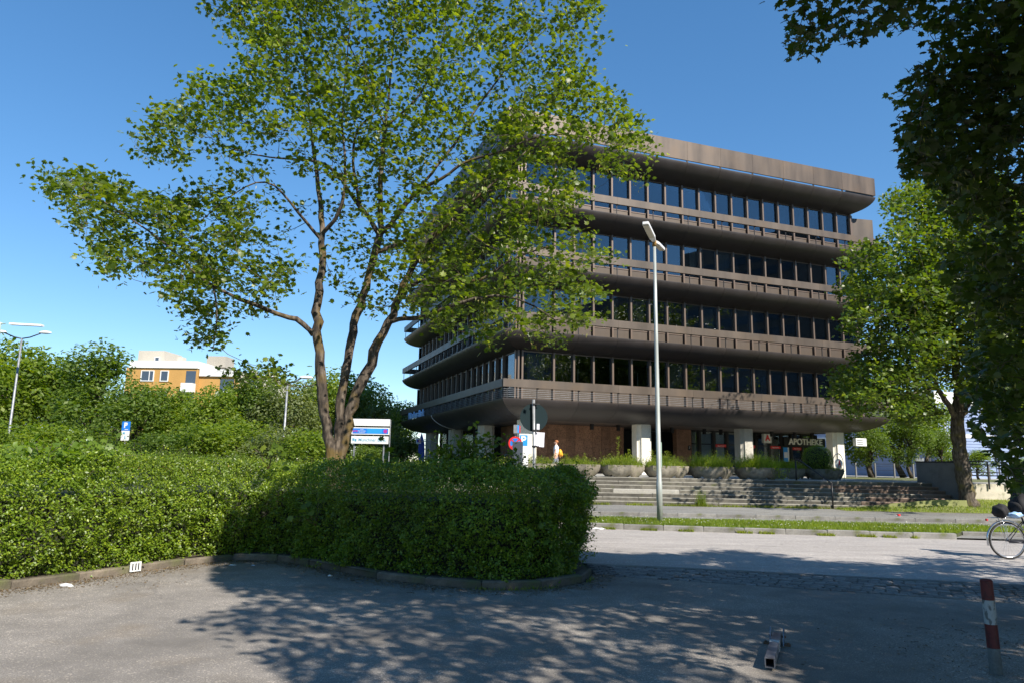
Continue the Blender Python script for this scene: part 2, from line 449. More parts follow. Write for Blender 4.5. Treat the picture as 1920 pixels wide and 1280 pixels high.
sheet('cycle_lane', [(-30, 28.2), (-1, 19.6), (11, 18.0), (24, 17.2), (40, 15.4), (40, 21.5), (26, 22.55), (15.7, 23.25), (3.2, 23.95), (-2, 24.1)], .02, M['path'])
sheet('pavement', [(-2, 24.1), (3.2, 23.95), (15.7, 23.25), (26, 22.55), (40, 21.5), (40, 29.6), (18, 28.8), (18, 30), (-40, 30), (-40, 27.5)], .118, M['path'])

# grass verge
V_IN = [(-6, 20.3), (2.29, 19.12), (10.84, 18.0), (11.2, 18.3), (11.7, 18.9), (24, 17.25), (24, 19.3), (17, 20.6), (4.5, 21.55), (-6, 22.4)]
mb = MB(); mb.prism(V_IN, 0, .10); tag(mb.build('verge', M['verge_soil']), kind='structure')

def tri_mesh(name, V, F, mats, mi=None, parent=None, loc=None):
    me = bpy.data.meshes.new(name)
    V = np.asarray(V, np.float32).reshape(-1, 3); F = np.asarray(F, np.int32)
    k = F.shape[1]
    me.vertices.add(len(V)); me.vertices.foreach_set('co', V.ravel())
    me.loops.add(F.size); me.loops.foreach_set('vertex_index', F.ravel())
    me.polygons.add(len(F)); me.polygons.foreach_set('loop_start', np.arange(0, F.size, k, dtype=np.int32))
    me.polygons.foreach_set('loop_total', np.full(len(F), k, np.int32))
    for m_ in (mats if isinstance(mats, (list, tuple)) else [mats]): me.materials.append(m_)
    if mi is not None: me.polygons.foreach_set('material_index', np.asarray(mi, np.int32))
    me.update(calc_edges=True)
    return inst(name, me, parent, loc)

def maple_tmpl(full=True):
    if full:
        pts = [(0, 0), (.28, .02), (.24, .16), (.52, .30), (.34, .42), (.40, .66), (.17, .62), (0, 1.0)]
        zz = [0, .02, .03, -.06, .02, -.04, .04, -.10]
        L = [(x, y, z) for (x, y), z in zip(pts, zz)]
        Rr = [(-x, y, z) for (x, y), z in list(zip(pts, zz))[1:-1]]
        V = L + Rr + [(0, .35, .06)]
        c = len(V) - 1; ring = list(range(0, 8)) + list(range(13, 7, -1))
        F = [(c, ring[i], ring[(i + 1) % len(ring)]) for i in range(len(ring))]
        V = np.array(V, float); V[:, 1] -= .1
        return V, np.array(F)
    V = np.array([(0, -.1, 0), (.45, .25, -.04), (.2, .6, 0), (0, .95, -.08), (-.2, .6, 0), (-.45, .25, -.04), (0, .35, .05)], float)
    F = np.array([(6, 0, 1), (6, 1, 2), (6, 2, 3), (6, 3, 4), (6, 4, 5), (6, 5, 0)])
    return V, F
OVAL = (np.array([(0, 0, 0), (.3, .5, .06), (0, 1, 0), (-.3, .5, .06)], float), np.array([(0, 1, 2), (0, 2, 3)]))
SEED = (np.array([(0, 0, 0), (.10, -.5, .02), (0, -1.1, 0), (-.12, -.5, -.02)], float), np.array([(0, 1, 2), (0, 2, 3)]))
def scatter(name, pos, size, tmpl, mats, rng, tilt=.55, face=None, hang=False, parent=None, facew=.0):
    """leaf shaped faces: pos (N,3), size (N,)"""
    N = len(pos); T, F = tmpl
    up = np.tile([0, 0, 1.], (N, 1))
    if face is not None: up = up * (1 - facew) + face * facew
    nrm = up + rng.normal(0, tilt, (N, 3)); nrm /= np.linalg.norm(nrm, axis=1, keepdims=True)
    if hang:
        nrm[:, 2] *= .15; nrm /= np.linalg.norm(nrm, axis=1, keepdims=True)
    a = rng.normal(0, 1, (N, 3)); 
    if hang: a = np.tile([0, 0, 1.], (N, 1)) + rng.normal(0, .25, (N, 3))
    yv = a - nrm * (a * nrm).sum(1, keepdims=True); yv /= np.linalg.norm(yv, axis=1, keepdims=True)
    xv = np.cross(yv, nrm)
    T_ = T[None] * np.asarray(size)[:, None, None]
    V = pos[:, None] + T_[..., 0:1] * xv[:, None] + T_[..., 1:2] * yv[:, None] + T_[..., 2:3] * nrm[:, None]
    FF = (F[None] + (np.arange(N) * len(T))[:, None, None]).reshape(-1, 3)
    return tri_mesh(name, V.reshape(-1, 3), FF, mats, None, parent)

def blades(name, xy, z, h, m, rng, w=.006, lean=.35, parent=None):
    N = len(xy); an = rng.uniform(0, 2 * math.pi, N)
    d = np.stack([np.cos(an), np.sin(an), np.zeros(N)], 1)
    base = np.column_stack([xy, np.full(N, z) if np.isscalar(z) else z])
    ln = rng.normal(0, lean, (N, 2)) * h[:, None]
    tip = base + np.column_stack([ln, h])
    ww = (w * (.6 + rng.random(N) * .8))[:, None]
    V = np.stack([base - d * ww, base + d * ww, tip], 1).reshape(-1, 3)
    return tri_mesh(name, V, np.arange(3 * N).reshape(-1, 3), m, None, parent)
def rand_in(poly, n, rng):
    P = np.array(poly); lo, hi = P.min(0), P.max(0); out = np.zeros((0, 2))
    while len(out) < n:
        q = rng.uniform(lo, hi, (n * 2, 2)); out = np.vstack([out, q[inpoly(q[:, 0], q[:, 1], poly)]])
    return out[:n]
q = rand_in(V_IN, 60000, RNG)
q = q[(q[:, 0] > -1)]
tuft = np.array([mnoise.noise(Vector((x * 1.2, y * 1.2, 0))) for x, y in q])
tag(blades('verge_grass', q, .10, RNG.uniform(.04, .10, len(q)) * (1 + .6 * tuft), M['grass'], RNG, .008), 'bright green grass with white clover on the roadside verge', 'grass', kind='stuff')
q = rand_in(V_IN, 420, RNG)
b = MB()
for x, y in q:
    if x < 1: continue
    z = random.uniform(.15, .20); r = .011
    b.add([(x - r, y, z), (x, y - r, z), (x + r, y, z), (x, y + r, z), (x, y, z + r), (x, y, z - r)], [(0, 1, 4), (1, 2, 4), (2, 3, 4), (3, 0, 4), (1, 0, 5), (2, 1, 5), (3, 2, 5), (0, 3, 5)])
tag(b.build('clover_flower', M['clover']), 'white clover heads dotted over the roadside verge', 'clover', kind='stuff')

# cobblestones: rows between the car park and the road
root = empty('cobble_strip'); tag(root, kind='structure')
cm = []
for k in range(4):
    mb = MB(); s = .068 + .004 * k; t = .05 + .004 * ((k * 3) % 4)
    mb.box((-s, -t, -.07), (s, t, .004 + .002 * k), .012); cm.append(mb.mesh('cobblestone', M['cobble']))
A0, A1 = np.array([1.36, 11.02]), np.array([10.5, 8.0]); B0, B1 = np.array([1.36, 12.1]), np.array([10.5, 9.95])
cand = []
rows = 9
for r_ in range(rows):
    fr = (r_ + .5) / rows
    a, b_ = A0 + (B0 - A0) * fr, A1 + (B1 - A1) * fr
    n = int(np.linalg.norm(b_ - a) / .155)
    for i in range(n):
        if random.random() < .03: continue
        p_ = a + (b_ - a) * ((i + .5 * (r_ % 2)) / n) + np.random.default_rng(i * 31 + r_).normal(0, .007, 2)
        cand.append((p_, math.atan2(*(b_ - a)[::-1]) + random.uniform(-.12, .12)))
cand.sort(key=lambda c: abs(c[0][0] - 4.2))
rest = MB()
for i, (p_, an) in enumerate(cand):
    if i < 300:
        inst('cobblestone', cm[i % 4], root, (p_[0], p_[1], random.uniform(-.004, .004)), an)
    else:
        c, s = math.cos(an), math.sin(an); hx, hy, z1 = .068, .052, .016
        cs = [(-hx, -hy), (hx, -hy), (hx, hy), (-hx, hy)]
        W = lambda x, y, z: (p_[0] + c * x - s * y, p_[1] + s * x + c * y, z)
        rest.add([W(x, y, -.05) for x, y in cs] + [W(x * .85, y * .8, z1) for x, y in cs], [(4, 5, 6, 7)] + [(q_, (q_ + 1) % 4, 4 + (q_ + 1) % 4, 4 + q_) for q_ in range(4)])
tag(rest.build('cobblestone', M['cobble'], root), kind='stuff')
# smooth gutter stones between cobbles and road
kerb_row('gutter_row', [(1.36, 12.14), (2.88, 11.82), (10.5, 10.0)], .9, .16, .006, -.05, M['kerb'], 1, .002)

# =================================================================== terrace and steps
TZ = 1.15
STX0, STX1, SY = -3.0, 17.75, 28.35
mb = MB(); mb.prism([(-3, 30.15), (17.5, 30.15), (17.9, 30.6), (60, 30.6), (60, 120), (-3, 120)], -.02, TZ)
tag(mb.build('terrace', M['terrace']), kind='structure')
mb = MB(); mb.prism([(17.9, 36.5), (60, 34), (60, 45), (21, 52)], TZ - .02, TZ + .012); tag(mb.build('lawn', M['lawn']), kind='structure')
steps = empty('stone_steps', (0, 0, 0)); tag(steps, 'long flight of weathered stone steps up to the terrace', 'steps')
NR = 7; rise = (TZ - .12) / NR; tread = .29
rs = random.Random(5)
for k in range(NR):
    x = STX0
    while x < STX1:
        L = rs.uniform(1.4, 3.4); x1 = min(x + L, STX1)
        if STX1 - x1 < .6: x1 = STX1
        z0 = .12 + k * rise; j = rs.uniform(-.012, .012)
        mb = MB(); mb.box((x + .005, SY + k * tread + j, z0 - .03 if k else -.02), (x1 - .005, SY + (k + 1) * tread + .12, z0 + rise + rs.uniform(-.006, .006)), .022)
        u = rs.random()
        mt = M['step_light'] if u < .02 else (M['step_red'] if x > 12.2 and u < .75 else M['step'])
        if k == 3 and 3.6 < x < 5.2: mt = M['step_light']
        mb.build('step_block', mt, steps)
        x = x1

# wing wall, retaining wall
w_ = empty('wing_wall', (17.95, 28.95, 0), R(20) )
tag(w_, 'grey concrete wing wall closing the right end of the stone steps', 'wall')
mb = MB(); mb.box((-.02, 0, -.02), (.33, 1.9, 1.98)); mb.build('wall_body', M['concrete'], w_)
mb = MB(); mb.box((-.05, -.03, 1.98), (.36, 1.93, 2.04), .01); mb.build('coping', M['dark_metal'], w_)
w_ = empty('retaining_wall', (18.6, 29.5, 0)); tag(w_, 'low lichen stained concrete wall holding the terrace right of the tree', 'wall')
for i in range(6):
    mb = MB(); mb.box((i * 2.5 + .006, 0, 0), (i * 2.5 + 2.494, .28, 1.16), .01); mb.build('wall_panel', M['concrete_lichen'], w_)
def railing(name, label, x0, y0, n, gap, zb, zt, rails, face=0):
    r_ = empty(name, (x0, y0, 0)); tag(r_, label, 'railing', 'railings on the wall right of the tree')
    for i in range(n):
        mb = MB(); mb.box((i * gap - .025, -.02, zb), (i * gap + .025, .02, zt)); mb.build('post', M['dark_metal'], r_)
    for z in rails:
        mb = MB(); mb.box((-.1, -.045 + .0, z - .02), (n * gap - gap + .1, -.021, z + .02)); mb.build('rail', M['dark_metal'], r_)
    return r_
railing('railing', 'black railing fixed to the front of the low concrete wall', 18.75, 29.44, 14, .72, .95, 1.95, (1.5, 1.93))
railing('railing', 'black railing standing behind the low wall, further from the road', 19.0, 31.0, 14, .75, 1.15, 2.1, (1.62, 2.08))

# handrail
h_ = empty('handrail', (11.95, 30.2, 0)); tag(h_, 'dark steel handrail running down the stone steps', 'handrail')
mb = MB(); mb.tube([(0, 0, TZ - .02), (0, 0, 2.0)], .035, 10); mb.build('post', M['dark_metal'], h_, True)
mb = MB(); mb.tube([(.62, -1.9, .1), (.62, -1.9, 1.12)], .03, 10); mb.build('post', M['dark_metal'], h_, True)
mb = MB(); mb.tube([(-.02, .05, 2.0), (.05, -.1, 2.0), (.12, -.3, 1.93), (.55, -1.7, 1.2), (.62, -1.9, 1.1)], .028, 10); mb.build('rail', M['dark_metal'], h_, True)

# grass bank in front of the right end of the steps
bank = [(12.6, 27.5), (24, 26.6), (24, 29.45), (18.5, 29.45), (17.7, 28.32), (12.8, 28.32)]
mb = MB()
n_ = 40
vs_ = []; fs_ = []
for i in range(n_ + 1):
    x = 12.5 + i * 11.5 / n_
    for j in range(9):
        y = 27.0 + j * 2.5 / 8
        zz = .125 + .42 * max(0, min(1, (x - 12.6) / 4)) * (max(0, (y - 27.2)) / 2.3) ** 1.2
        if x < 18 and y > 28.3: y = 28.3 + (y - 28.3) * .02
        vs_.append((x, y, zz + .02 * mnoise.noise(Vector((x * 2, y * 2, 0)))))
for i in range(n_):
    for j in range(8): fs_.append((i * 9 + j, (i + 1) * 9 + j, (i + 1) * 9 + j + 1, i * 9 + j + 1))
mb.add(vs_, fs_); tag(mb.build('grass_bank', M['lawn'], None, True), kind='structure')
q = RNG.uniform((12.6, 27.1), (24, 29.4), (12000, 2)); q = q[(q[:, 0] > 18) | (q[:, 1] < 28.3)]
zq = .125 + .42 * np.clip((q[:, 0] - 12.6) / 4, 0, 1) * (np.clip(q[:, 1] - 27.2, 0, None) / 2.3) ** 1.2
tag(blades('bank_grass', q, zq, RNG.uniform(.04, .11, len(q)), M['grass'], RNG, .009), 'short grass on the bank below the right end of the steps', 'grass', kind='stuff')

# planters
def planter_mesh(seed):
    rg = random.Random(seed); mb = MB()
    prof = [(0, .80, .55), (.07, .88, .38), (.18, .96, .15), (.30, 1.0, .03), (.50, 1.0, 0)]
    n = 48; Rr = .98; vs_ = []; fs_ = []
    for z, sc, rnd in prof:
        for i in range(n):
            a = 2 * math.pi * i / n + R(15)
            a0 = (2 * math.pi * i / n) % (math.pi / 3) - math.pi / 6
            hexr = Rr * math.cos(math.pi / 6) / math.cos(a0)
            rr = (hexr * (1 - rnd) + Rr * .93 * rnd) * sc
            corner = (abs(a0) / (math.pi / 6)) ** 4
            zz = z + (.09 * corner * (1 - z / .5))
            vs_.append((rr * math.sin(a), -rr * math.cos(a), zz))
    o = len(vs_)
    for sc, z in ((.86, .50), (.84, .38)):
        for i in range(n):
            a = 2 * math.pi * i / n + R(15); a0 = (2 * math.pi * i / n) % (math.pi / 3) - math.pi / 6
            hexr = Rr * math.cos(math.pi / 6) / math.cos(a0) * sc
            vs_.append((hexr * math.sin(a), -hexr * math.cos(a), z))
    for k in range(6):
        for i in range(n):
            j = (i + 1) % n; fs_.append((k * n + i, k * n + j, (k + 1) * n + j, (k + 1) * n + i))
    fs_.append(tuple(range(n - 1, -1, -1)))
    mb.add(vs_, fs_); return mb.mesh('bowl', M['planter'])
def soil_disc():
    mb = MB(); mb.add([(.82 * .98 * math.sin(2 * math.pi * i / 6 + R(15)), -.82 * .98 * math.cos(2 * math.pi * i / 6 + R(15)), .43) for i in range(6)], [tuple(range(6))]); return mb.mesh('soil', M['soil'])
pm, sm_ = planter_mesh(1), soil_disc()
PL = [(-.85, 31.3), (1.05, 31.3), (2.95, 31.3), (4.85, 31.3), (6.75, 31.3), (8.7, 31.3), (10.7, 31.3), (13.2, 34.6), (15.1, 34.8)]
plab = ['leftmost hexagonal concrete planter, hidden behind the hedge', 'concrete planter mostly hidden behind the hedge, second from the left', 'concrete planter just clear of the hedge with sparse grass',
        'concrete planter left of the lamp post with one tall flowering stalk', 'concrete planter right behind the street lamp pole', 'concrete planter between lamp post and second column, brimming with yellow green grass',
        'rightmost planter of the front row, greenery spilling over its right side', 'planter set back on the terrace left of the round bush', 'planter set back on the terrace holding the clipped round bush']
wlab = ['grass clump in the planter hidden at the far left', 'weeds in the planter half hidden by the hedge', 'feathery weeds in the planter just right of the hedge', 'weeds with a tall seed stalk in the planter left of the lamp',
        'bushy weeds and dead seed heads in the planter behind the lamp pole', 'yellow green grass mound in the planter between lamp and column', 'bright green shrubby weeds spilling over the last front planter', 'leafy low plants in the set back planter beside the handrail', 'low ivy at the foot of the round bush']
for i, (x, y) in enumerate(PL):
    r_ = empty('planter', (x, y, TZ), 0 if i < 7 else R(25)); tag(r_, plab[i], 'planter', 'hexagonal concrete planters on the terrace edge')
    o = inst('bowl', pm, r_); smooth_by_angle(o, 30); inst('soil', sm_, r_)
    rg = np.random.default_rng(50 + i)
    n = 1500 if i >= 2 else 400
    dense = (.6, .8, .6, .9, 1.0, 1.2, 1.3, .8, .4)[i]
    a = rg.uniform(0, 2 * math.pi, n); rr = .90 * np.sqrt(rg.random(n))
    xy = np.column_stack([x + rr * np.cos(a), y + rr * np.sin(a)])
    hump = np.array([mnoise.noise(Vector((px * 2.2, py * 2.2, i * 3.))) for px, py in xy])
    hh = (.36 + .34 * hump + .16 * rg.random(n)) * dense * (1.15 - .5 * (rr / .8) ** 2)
    wd = empty('weeds', (0, 0, 0)); tag(wd, wlab[i], 'weeds', 'weeds growing in the concrete planters')
    wd.location = (0, 0, 0)
    g = blades('grass_blades', xy, TZ + .43, np.clip(hh, .05, 1), M['grass'], rg, .011, .45, wd); g['kind'] = 'stuff'
    nl = int(1500 * dense)
    a = rg.uniform(0, 2 * math.pi, nl); rr = .95 * np.sqrt(rg.random(nl))
    px, py = x + rr * np.cos(a), y + rr * np.sin(a)
    hump = np.array([mnoise.noise(Vector((u * 2.2, v * 2.2, i * 3.))) for u, v in zip(px, py)])
    pz = TZ + .43 + rg.random(nl) * np.clip((.42 + .5 * hump) * dense, .05, 1)
    P_ = np.column_stack([px, py, pz])
    if i == 6:
        k = rg.integers(0, nl, 380); P_[k] = np.column_stack([x + .75 + rg.normal(0, .16, 380), y - .78 + rg.normal(0, .1, 380), TZ + .45 - rg.random(380) * .42])
    s_ = scatter('foliage', P_, rg.uniform(.035, .075, nl), OVAL, M['weed'], rg, .7, parent=wd); s_['kind'] = 'stuff'
    if i in (2, 3, 4, 5):
        st = MB(); lp = []
        for (dx, hgt, ln) in {2: [(-.5, .55, .0), (-.1, .5, .1), (.35, .6, -.05)], 3: [(-.15, 1.35, .03), (.1, .8, .25), (.3, .6, .1)], 4: [(-.6, .8, .05), (.0, .75, .1)], 5: [(-.5, .75, -.1), (.2, .8, .1)]}[i]:
            pts = [(x + dx + ln * t, y + .1, TZ + .4 + hgt * t) for t in (0, .4, .8, 1)]
            st.tube(pts, [.009, .007, .005, .003], 5)
            for _ in range(70):
                t = random.uniform(.25, 1); lp.append((x + dx + ln * t + random.gauss(0, .05), y + .1 + random.gauss(0, .05), TZ + .4 + hgt * t))
        st.build('stalk', M['weed'], wd)
        s_ = scatter('seed_head', np.array(lp), np.full(len(lp), .07), OVAL, M['weed'], rg, .6, parent=wd); s_['kind'] = 'stuff'
# round bush
rg = np.random.default_rng(3)
bc = np.array([14.75, 34.6, 2.12]); n = 5000
d = rg.normal(0, 1, (n, 3)); d /= np.linalg.norm(d, axis=1, keepdims=True)
r_ = empty('round_bush', (bc[0], bc[1], TZ + .4)); tag(r_, 'bright green clipped ball shaped bush beside the right column', 'bush')
rad = .62 * (1 + .05 * rg.normal(0, 1, n)) + .05 * np.array([mnoise.noise(Vector(v * 4)) for v in d])
P_ = d * rad[:, None] * [1.05, 1.05, 1] + [0, 0, bc[2] - TZ - .4]
o = scatter('foliage', P_, rg.uniform(.04, .07, n), OVAL, M['leaf_vine'], rg, .5, face=d, facew=.8, parent=r_); o['kind'] = 'stuff'
bm = bmesh.new(); bmesh.ops.create_icosphere(bm, subdivisions=3, radius=.54)
me = bpy.data.meshes.new('shade_core'); bm.to_mesh(me); bm.free(); me.materials.append(M['hedge_core']); inst('shade_core', me, r_, (0, 0, bc[2] - TZ - .4))

# weeds along the foot of the steps
q = []
for _ in range(5200):
    x = random.uniform(2.0, 17.5); 
    if mnoise.noise(Vector((x * 1.3, 0, 4))) > -.15 + random.uniform(-.2, .2): q.append((x, SY - random.random() ** 2 * .22 - .01))
q = np.array(q); tag(blades('foot_weeds', q, .115, RNG.uniform(.03, .14, len(q)), M['weed'], RNG, .012, .5), 'patchy weeds growing along the foot of the stone steps', 'weeds', kind='stuff')
q = np.column_stack([RNG.normal(7.45, .1, 160), RNG.normal(SY - .1, .05, 160)])
tag(blades('tall_grass_tuft', q, .115, RNG.uniform(.2, .75, 160), M['grass'], RNG, .009, .12), 'tall grass tuft at the foot of the steps right of the lamp', 'grass tuft')
q = []
for _ in range(3500):
    t = random.uniform(0, 1); x = 2.3 + 8.6 * t; y = 18.93 - 1.11 * t
    if mnoise.noise(Vector((x * 2.1, 0, 9))) > .05: q.append((x, y - random.random() ** 2 * .1))
q = np.array(q); tag(blades('kerb_weeds', q, -.004, RNG.uniform(.03, .10, len(q)), M['weed'], RNG, .012, .5), 'small weeds in the gutter along the verge kerb', 'weeds', kind='stuff')

# =================================================================== the office building
BC = (-.4113, 35.644, 0); BROT = math.atan2(.3423, .9396)
LEN = 25.6
bld = empty('office_building', BC, BROT)
tag(bld, 'large brown office block with curved bronze ledges, window bands and a pharmacy below', 'office building')
LIP = [4.83 + 3.5 * k for k in range(4)] + [19.16]
def side_place(name, me, side, s, y, z, parent):
    # facade frame: x along facade, y inward, z up
    if side == 0: return inst(name, me, parent, (s, y, z))
    return inst(name, me, parent, (y, s, z), -math.pi / 2)
S0, PITCHW = 3.26, 1.18
FINS = [1.45] + [S0 + PITCHW * i for i in range(19)]
WG = 1.25
def window_meshes(wd, head, sill=.80):
    fin = MB()   # frame centred on the bay: x from -wd/2 .. wd/2
    h = wd / 2
    fin.box((-h - .05, -.16, .0), (-h + .05, .03, head))
    fin.box((-h + .05, -.03, sill - .03), (h - .05, .03, sill + .03))
    fin.box((-h + .05, -.03, head - .06), (h - .05, .03, head - .001))
    pane = MB(); pane.box((-h + .05, .0, sill + .03), (h - .05, .012, head - .06))
    sp = MB(); sp.box((-h + .052, -.005, .0), (h - .055, .03, sill - .03))
    return fin.mesh('window', M['mullion']), pane.mesh('pane', M['glass']), sp.mesh('spandrel_panel', M['bronze'])
def curtain_mesh(w, h, m):
    mb = MB(); n = max(4, int(w / .05)); vs_ = []; 
    for i in range(n + 1):
        x = -w / 2 + w * i / n; y = .025 * (1 if i % 2 else -1)
        vs_ += [(x, y, 0), (x, y, h)]
    mb.add(vs_, [(2 * i, 2 * i + 2, 2 * i + 3, 2 * i + 1) for i in range(n)])
    return mb.mesh('curtain', m)
cur_full, cur_half, cur_strip = curtain_mesh(1.0, 1.75, M['curtain']), curtain_mesh(.42, 1.75, M['curtain']), curtain_mesh(.07, 1.0, M['white_blind'])
WM = {}
rc = random.Random(21)
for side in (0, 1):
    for k in range(4):
        head = 2.7 if k < 3 else 2.92
        for j in range(19):
            a, b_ = FINS[j], FINS[j + 1]; wd = round(b_ - a, 3)
            key = (wd, head)
            if key not in WM: WM[key] = window_meshes(wd, head)
            wm, pmh, sph = WM[key]
            s = (a + b_) / 2
            if side == 1: s = s
            o = side_place('window', wm, side, s, WG, LIP[k], bld)
            inst('pane', pmh, o); inst('spandrel_panel', sph, o)
            u = rc.random()
            if side == 0 and k < 3:
                if u < .20: inst('curtain', cur_full, o, (rc.uniform(-.05, .05), .28, .85))
                elif u < .42: inst('curtain', cur_half, o, (rc.choice([-.3, .3]), .28, .85))
                elif u < .6: inst('curtain', cur_strip, o, (rc.uniform(-.3, .3), .28, .98))
            elif side == 0 and u < .35: inst('curtain', cur_strip, o, (rc.uniform(-.3, .3), .28, .98))
# last fins and corner fins
for k in range(4):
    head = 2.7 if k < 3 else 2.92
    mb = MB()
    x = FINS[-1]; mb.box((x - .05, WG - .16, 0), (x + .05, WG + .03, head)); mb.build('end_mullion', M['mullion'], bld, False, (0, 0, LIP[k]))
    mb = MB(); mb.box((x + .05, WG, 0), (x + .3, WG + .1, head)); mb.build('end_panel', M['mullion'], bld, False, (0, 0, LIP[k]))
    mb = MB(); mb.box((WG - .16, x - .05, 0), (WG + .03, x + .05, head)); mb.build('end_mullion', M['mullion'], bld, False, (0, 0, LIP[k]))
    for (x, y) in ((WG - .14, WG + .02), (WG - .02, WG - .12)):
        mb = MB(); mb.box((x - .04, y - .04, 0), (x + .04, y + .04, head)); mb.build('corner_mullion', M['mullion'], bld, False, (0, 0, LIP[k]))
    mb = MB(); mb.box((WG, WG, 0), (WG + .12, WG + .12, head)); mb.build('corner_mullion', M['dark_metal'], bld, False, (0, 0, LIP[k]))
# interior: slabs and dark core
for k in range(4):
    mb = MB(); zt = LIP[k + 1] - .45 if k < 3 else 18.25
    x0, x1 = WG + .05, LEN - WG - .05
    mb.box((x0, x0, LIP[k] - .25), (x1, x1, LIP[k] + .0)); mb.build('floor_slab', M['concrete'], bld)
    mb = MB(); mb.box((x0, x0, zt - .3), (x1, x1, zt + .2)); mb.build('ceiling', M['core'], bld)
    mb = MB(); mb.box((4.2, 4.2, LIP[k]), (LEN - 4.2, LEN - 4.2, zt - .3)); mb.build('interior_wall', M['core'], bld)
    mb = MB(); mb.box((LEN - WG - .1, WG + .11, LIP[k]), (LEN - WG, LEN - WG, zt)); mb.box((WG + .3, LEN - WG - .1, LIP[k]), (LEN - WG - .1, LEN - WG, zt)); mb.build('rear_wall', M['bronze'], bld)
# curved ledges
def profile(w, h, n=10):
    P = []
    for i in range(n + 1):
        t = i / n * math.pi / 2
        y, z = w * (1 - math.cos(t)), -h * math.sin(t)
        f = i / n
        yl = w * f; 
        P.append((y * .62 + w * (f ** 1.15) * .38, z * .62 - h * (f ** .9) * .38))
    return P
SEAMS = [0.] + [1.87 + 2.33 * i for i in range(10)] + [LEN]
def cove_mesh(x0, x1, w, h, m0, m1):
    P = profile(w, h); g = .006
    prof = [(0, .05)] + [(0., 0.)] + P[1:] + [(w, .05)]
    n = len(prof); vs_ = []
    for (y, z) in prof: vs_.append((x0 + (y if m0 else 0) + (0 if m0 else g), y, z))
    for (y, z) in prof: vs_.append((x1 - (y if m1 else 0) - (0 if m1 else g), y, z))
    fs_ = [(i, i + 1, n + i + 1, n + i) for i in range(n - 1)] + [(n - 1, 0, n, 2 * n - 1), tuple(range(n - 1, -1, -1)), tuple(range(n, 2 * n))]
    mb = MB(); mb.add(vs_, [tuple(reversed(f)) for f in fs_]); return mb
for k, z in enumerate(LIP):
    w, h = (1.75, .90) if k == 0 else ((1.26, .80) if k < 4 else (1.26, .93))
    cache = {}
    for i in range(len(SEAMS) - 1):
        a, b_ = SEAMS[i], SEAMS[i + 1]
        m0, m1 = i == 0, i == len(SEAMS) - 2
        key = (round(b_ - a, 3), m0, m1)
        if key not in cache:
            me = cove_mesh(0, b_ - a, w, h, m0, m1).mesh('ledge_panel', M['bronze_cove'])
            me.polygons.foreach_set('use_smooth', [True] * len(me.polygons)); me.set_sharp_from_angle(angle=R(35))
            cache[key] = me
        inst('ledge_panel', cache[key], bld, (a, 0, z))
        # left facade runs backwards in its own frame
        key2 = (key[0], m1, m0, 'L')
        if key2 not in cache:
            me = cove_mesh(0, b_ - a, w, h, m1, m0).mesh('ledge_panel', M['bronze_cove'])
            me.polygons.foreach_set('use_smooth', [True] * len(me.polygons)); me.set_sharp_from_angle(angle=R(35))
            cache[key2] = me
        inst('ledge_panel', cache[key2], bld, (0, b_, z), -math.pi / 2)
    for (lx, ly, rt_) in ((LEN, 0, math.pi / 2), (LEN, LEN, math.pi)):
        o = cove_mesh(0, LEN, w, h, True, True).build('ledge_panel', M['bronze_cove'], bld, False, (lx, ly, z), rt_)
        smooth_by_angle(o, 35)
# railing bands, posts, wires
for k in range(4):
    z = LIP[k]
    cuts = [0.0, 6.53, 11.19, 15.85, 20.51, LEN]
    for i in range(5):
        a, b_ = cuts[i], cuts[i + 1]
        mb = MB(); mb.box((a + .004, -.02, .61), (b_ - .004 if i < 4 else b_, .11, 1.02), .006); mb.build('railing_band', M['bronze'], bld, False, (0, 0, z))
        mb = MB(); mb.box((-.02, max(a, .112) + .004, .61), (.11, b_ - .004, 1.02), .006); mb.build('railing_band', M['bronze'], bld, False, (0, 0, z))
    mb = MB(); mb.box((LEN - .11, .112, .61), (LEN + .02, LEN, 1.02)); mb.box((.112, LEN - .11, .61), (LEN - .112, LEN + .02, 1.02)); mb.build('railing_band', M['bronze'], bld, False, (0, 0, z))
    if k == 0:
        pst = MB(); pst.box((-.02, 0, .05), (.02, .04, .60)); pst.box((-.02, 0, .56), (.09, .05, .609))
        pst = pst.mesh('railing_post', M['dark_metal'])
    for s in SEAMS[1:-1]:
        side_place('railing_post', pst, 0, s + .0, .05, z, bld); side_place('railing_post', pst, 1, s, .05, z, bld)
    side_place('railing_post', pst, 0, .25, .05, z, bld); side_place('railing_post', pst, 0, LEN - .3, .05, z, bld); side_place('railing_post', pst, 1, LEN - .3, .05, z, bld)
for i in range(5):
    zz = LIP[0] + .13 + .095 * i
    mb = MB(); mb.tube([(.06, LEN - .1, zz), (.06, .06, zz), (LEN - .1, .06, zz)], .008, 4); mb.build('rail_wire', M['galv'], bld)
# ledge walking surface
for k in range(4):
    mb = MB(); mb.box((.06, .06, LIP[k] - .06), (LEN - .06, WG - .001, LIP[k] - .012)); mb.box((.06, WG, LIP[k] - .06), (WG - .001, LEN - .06, LIP[k] - .012))
    mb.box((LEN - WG, WG, LIP[k] - .06), (LEN - .06, LEN - .06, LIP[k] - .012)); mb.build('ledge_floor', M['dark_metal'], bld)
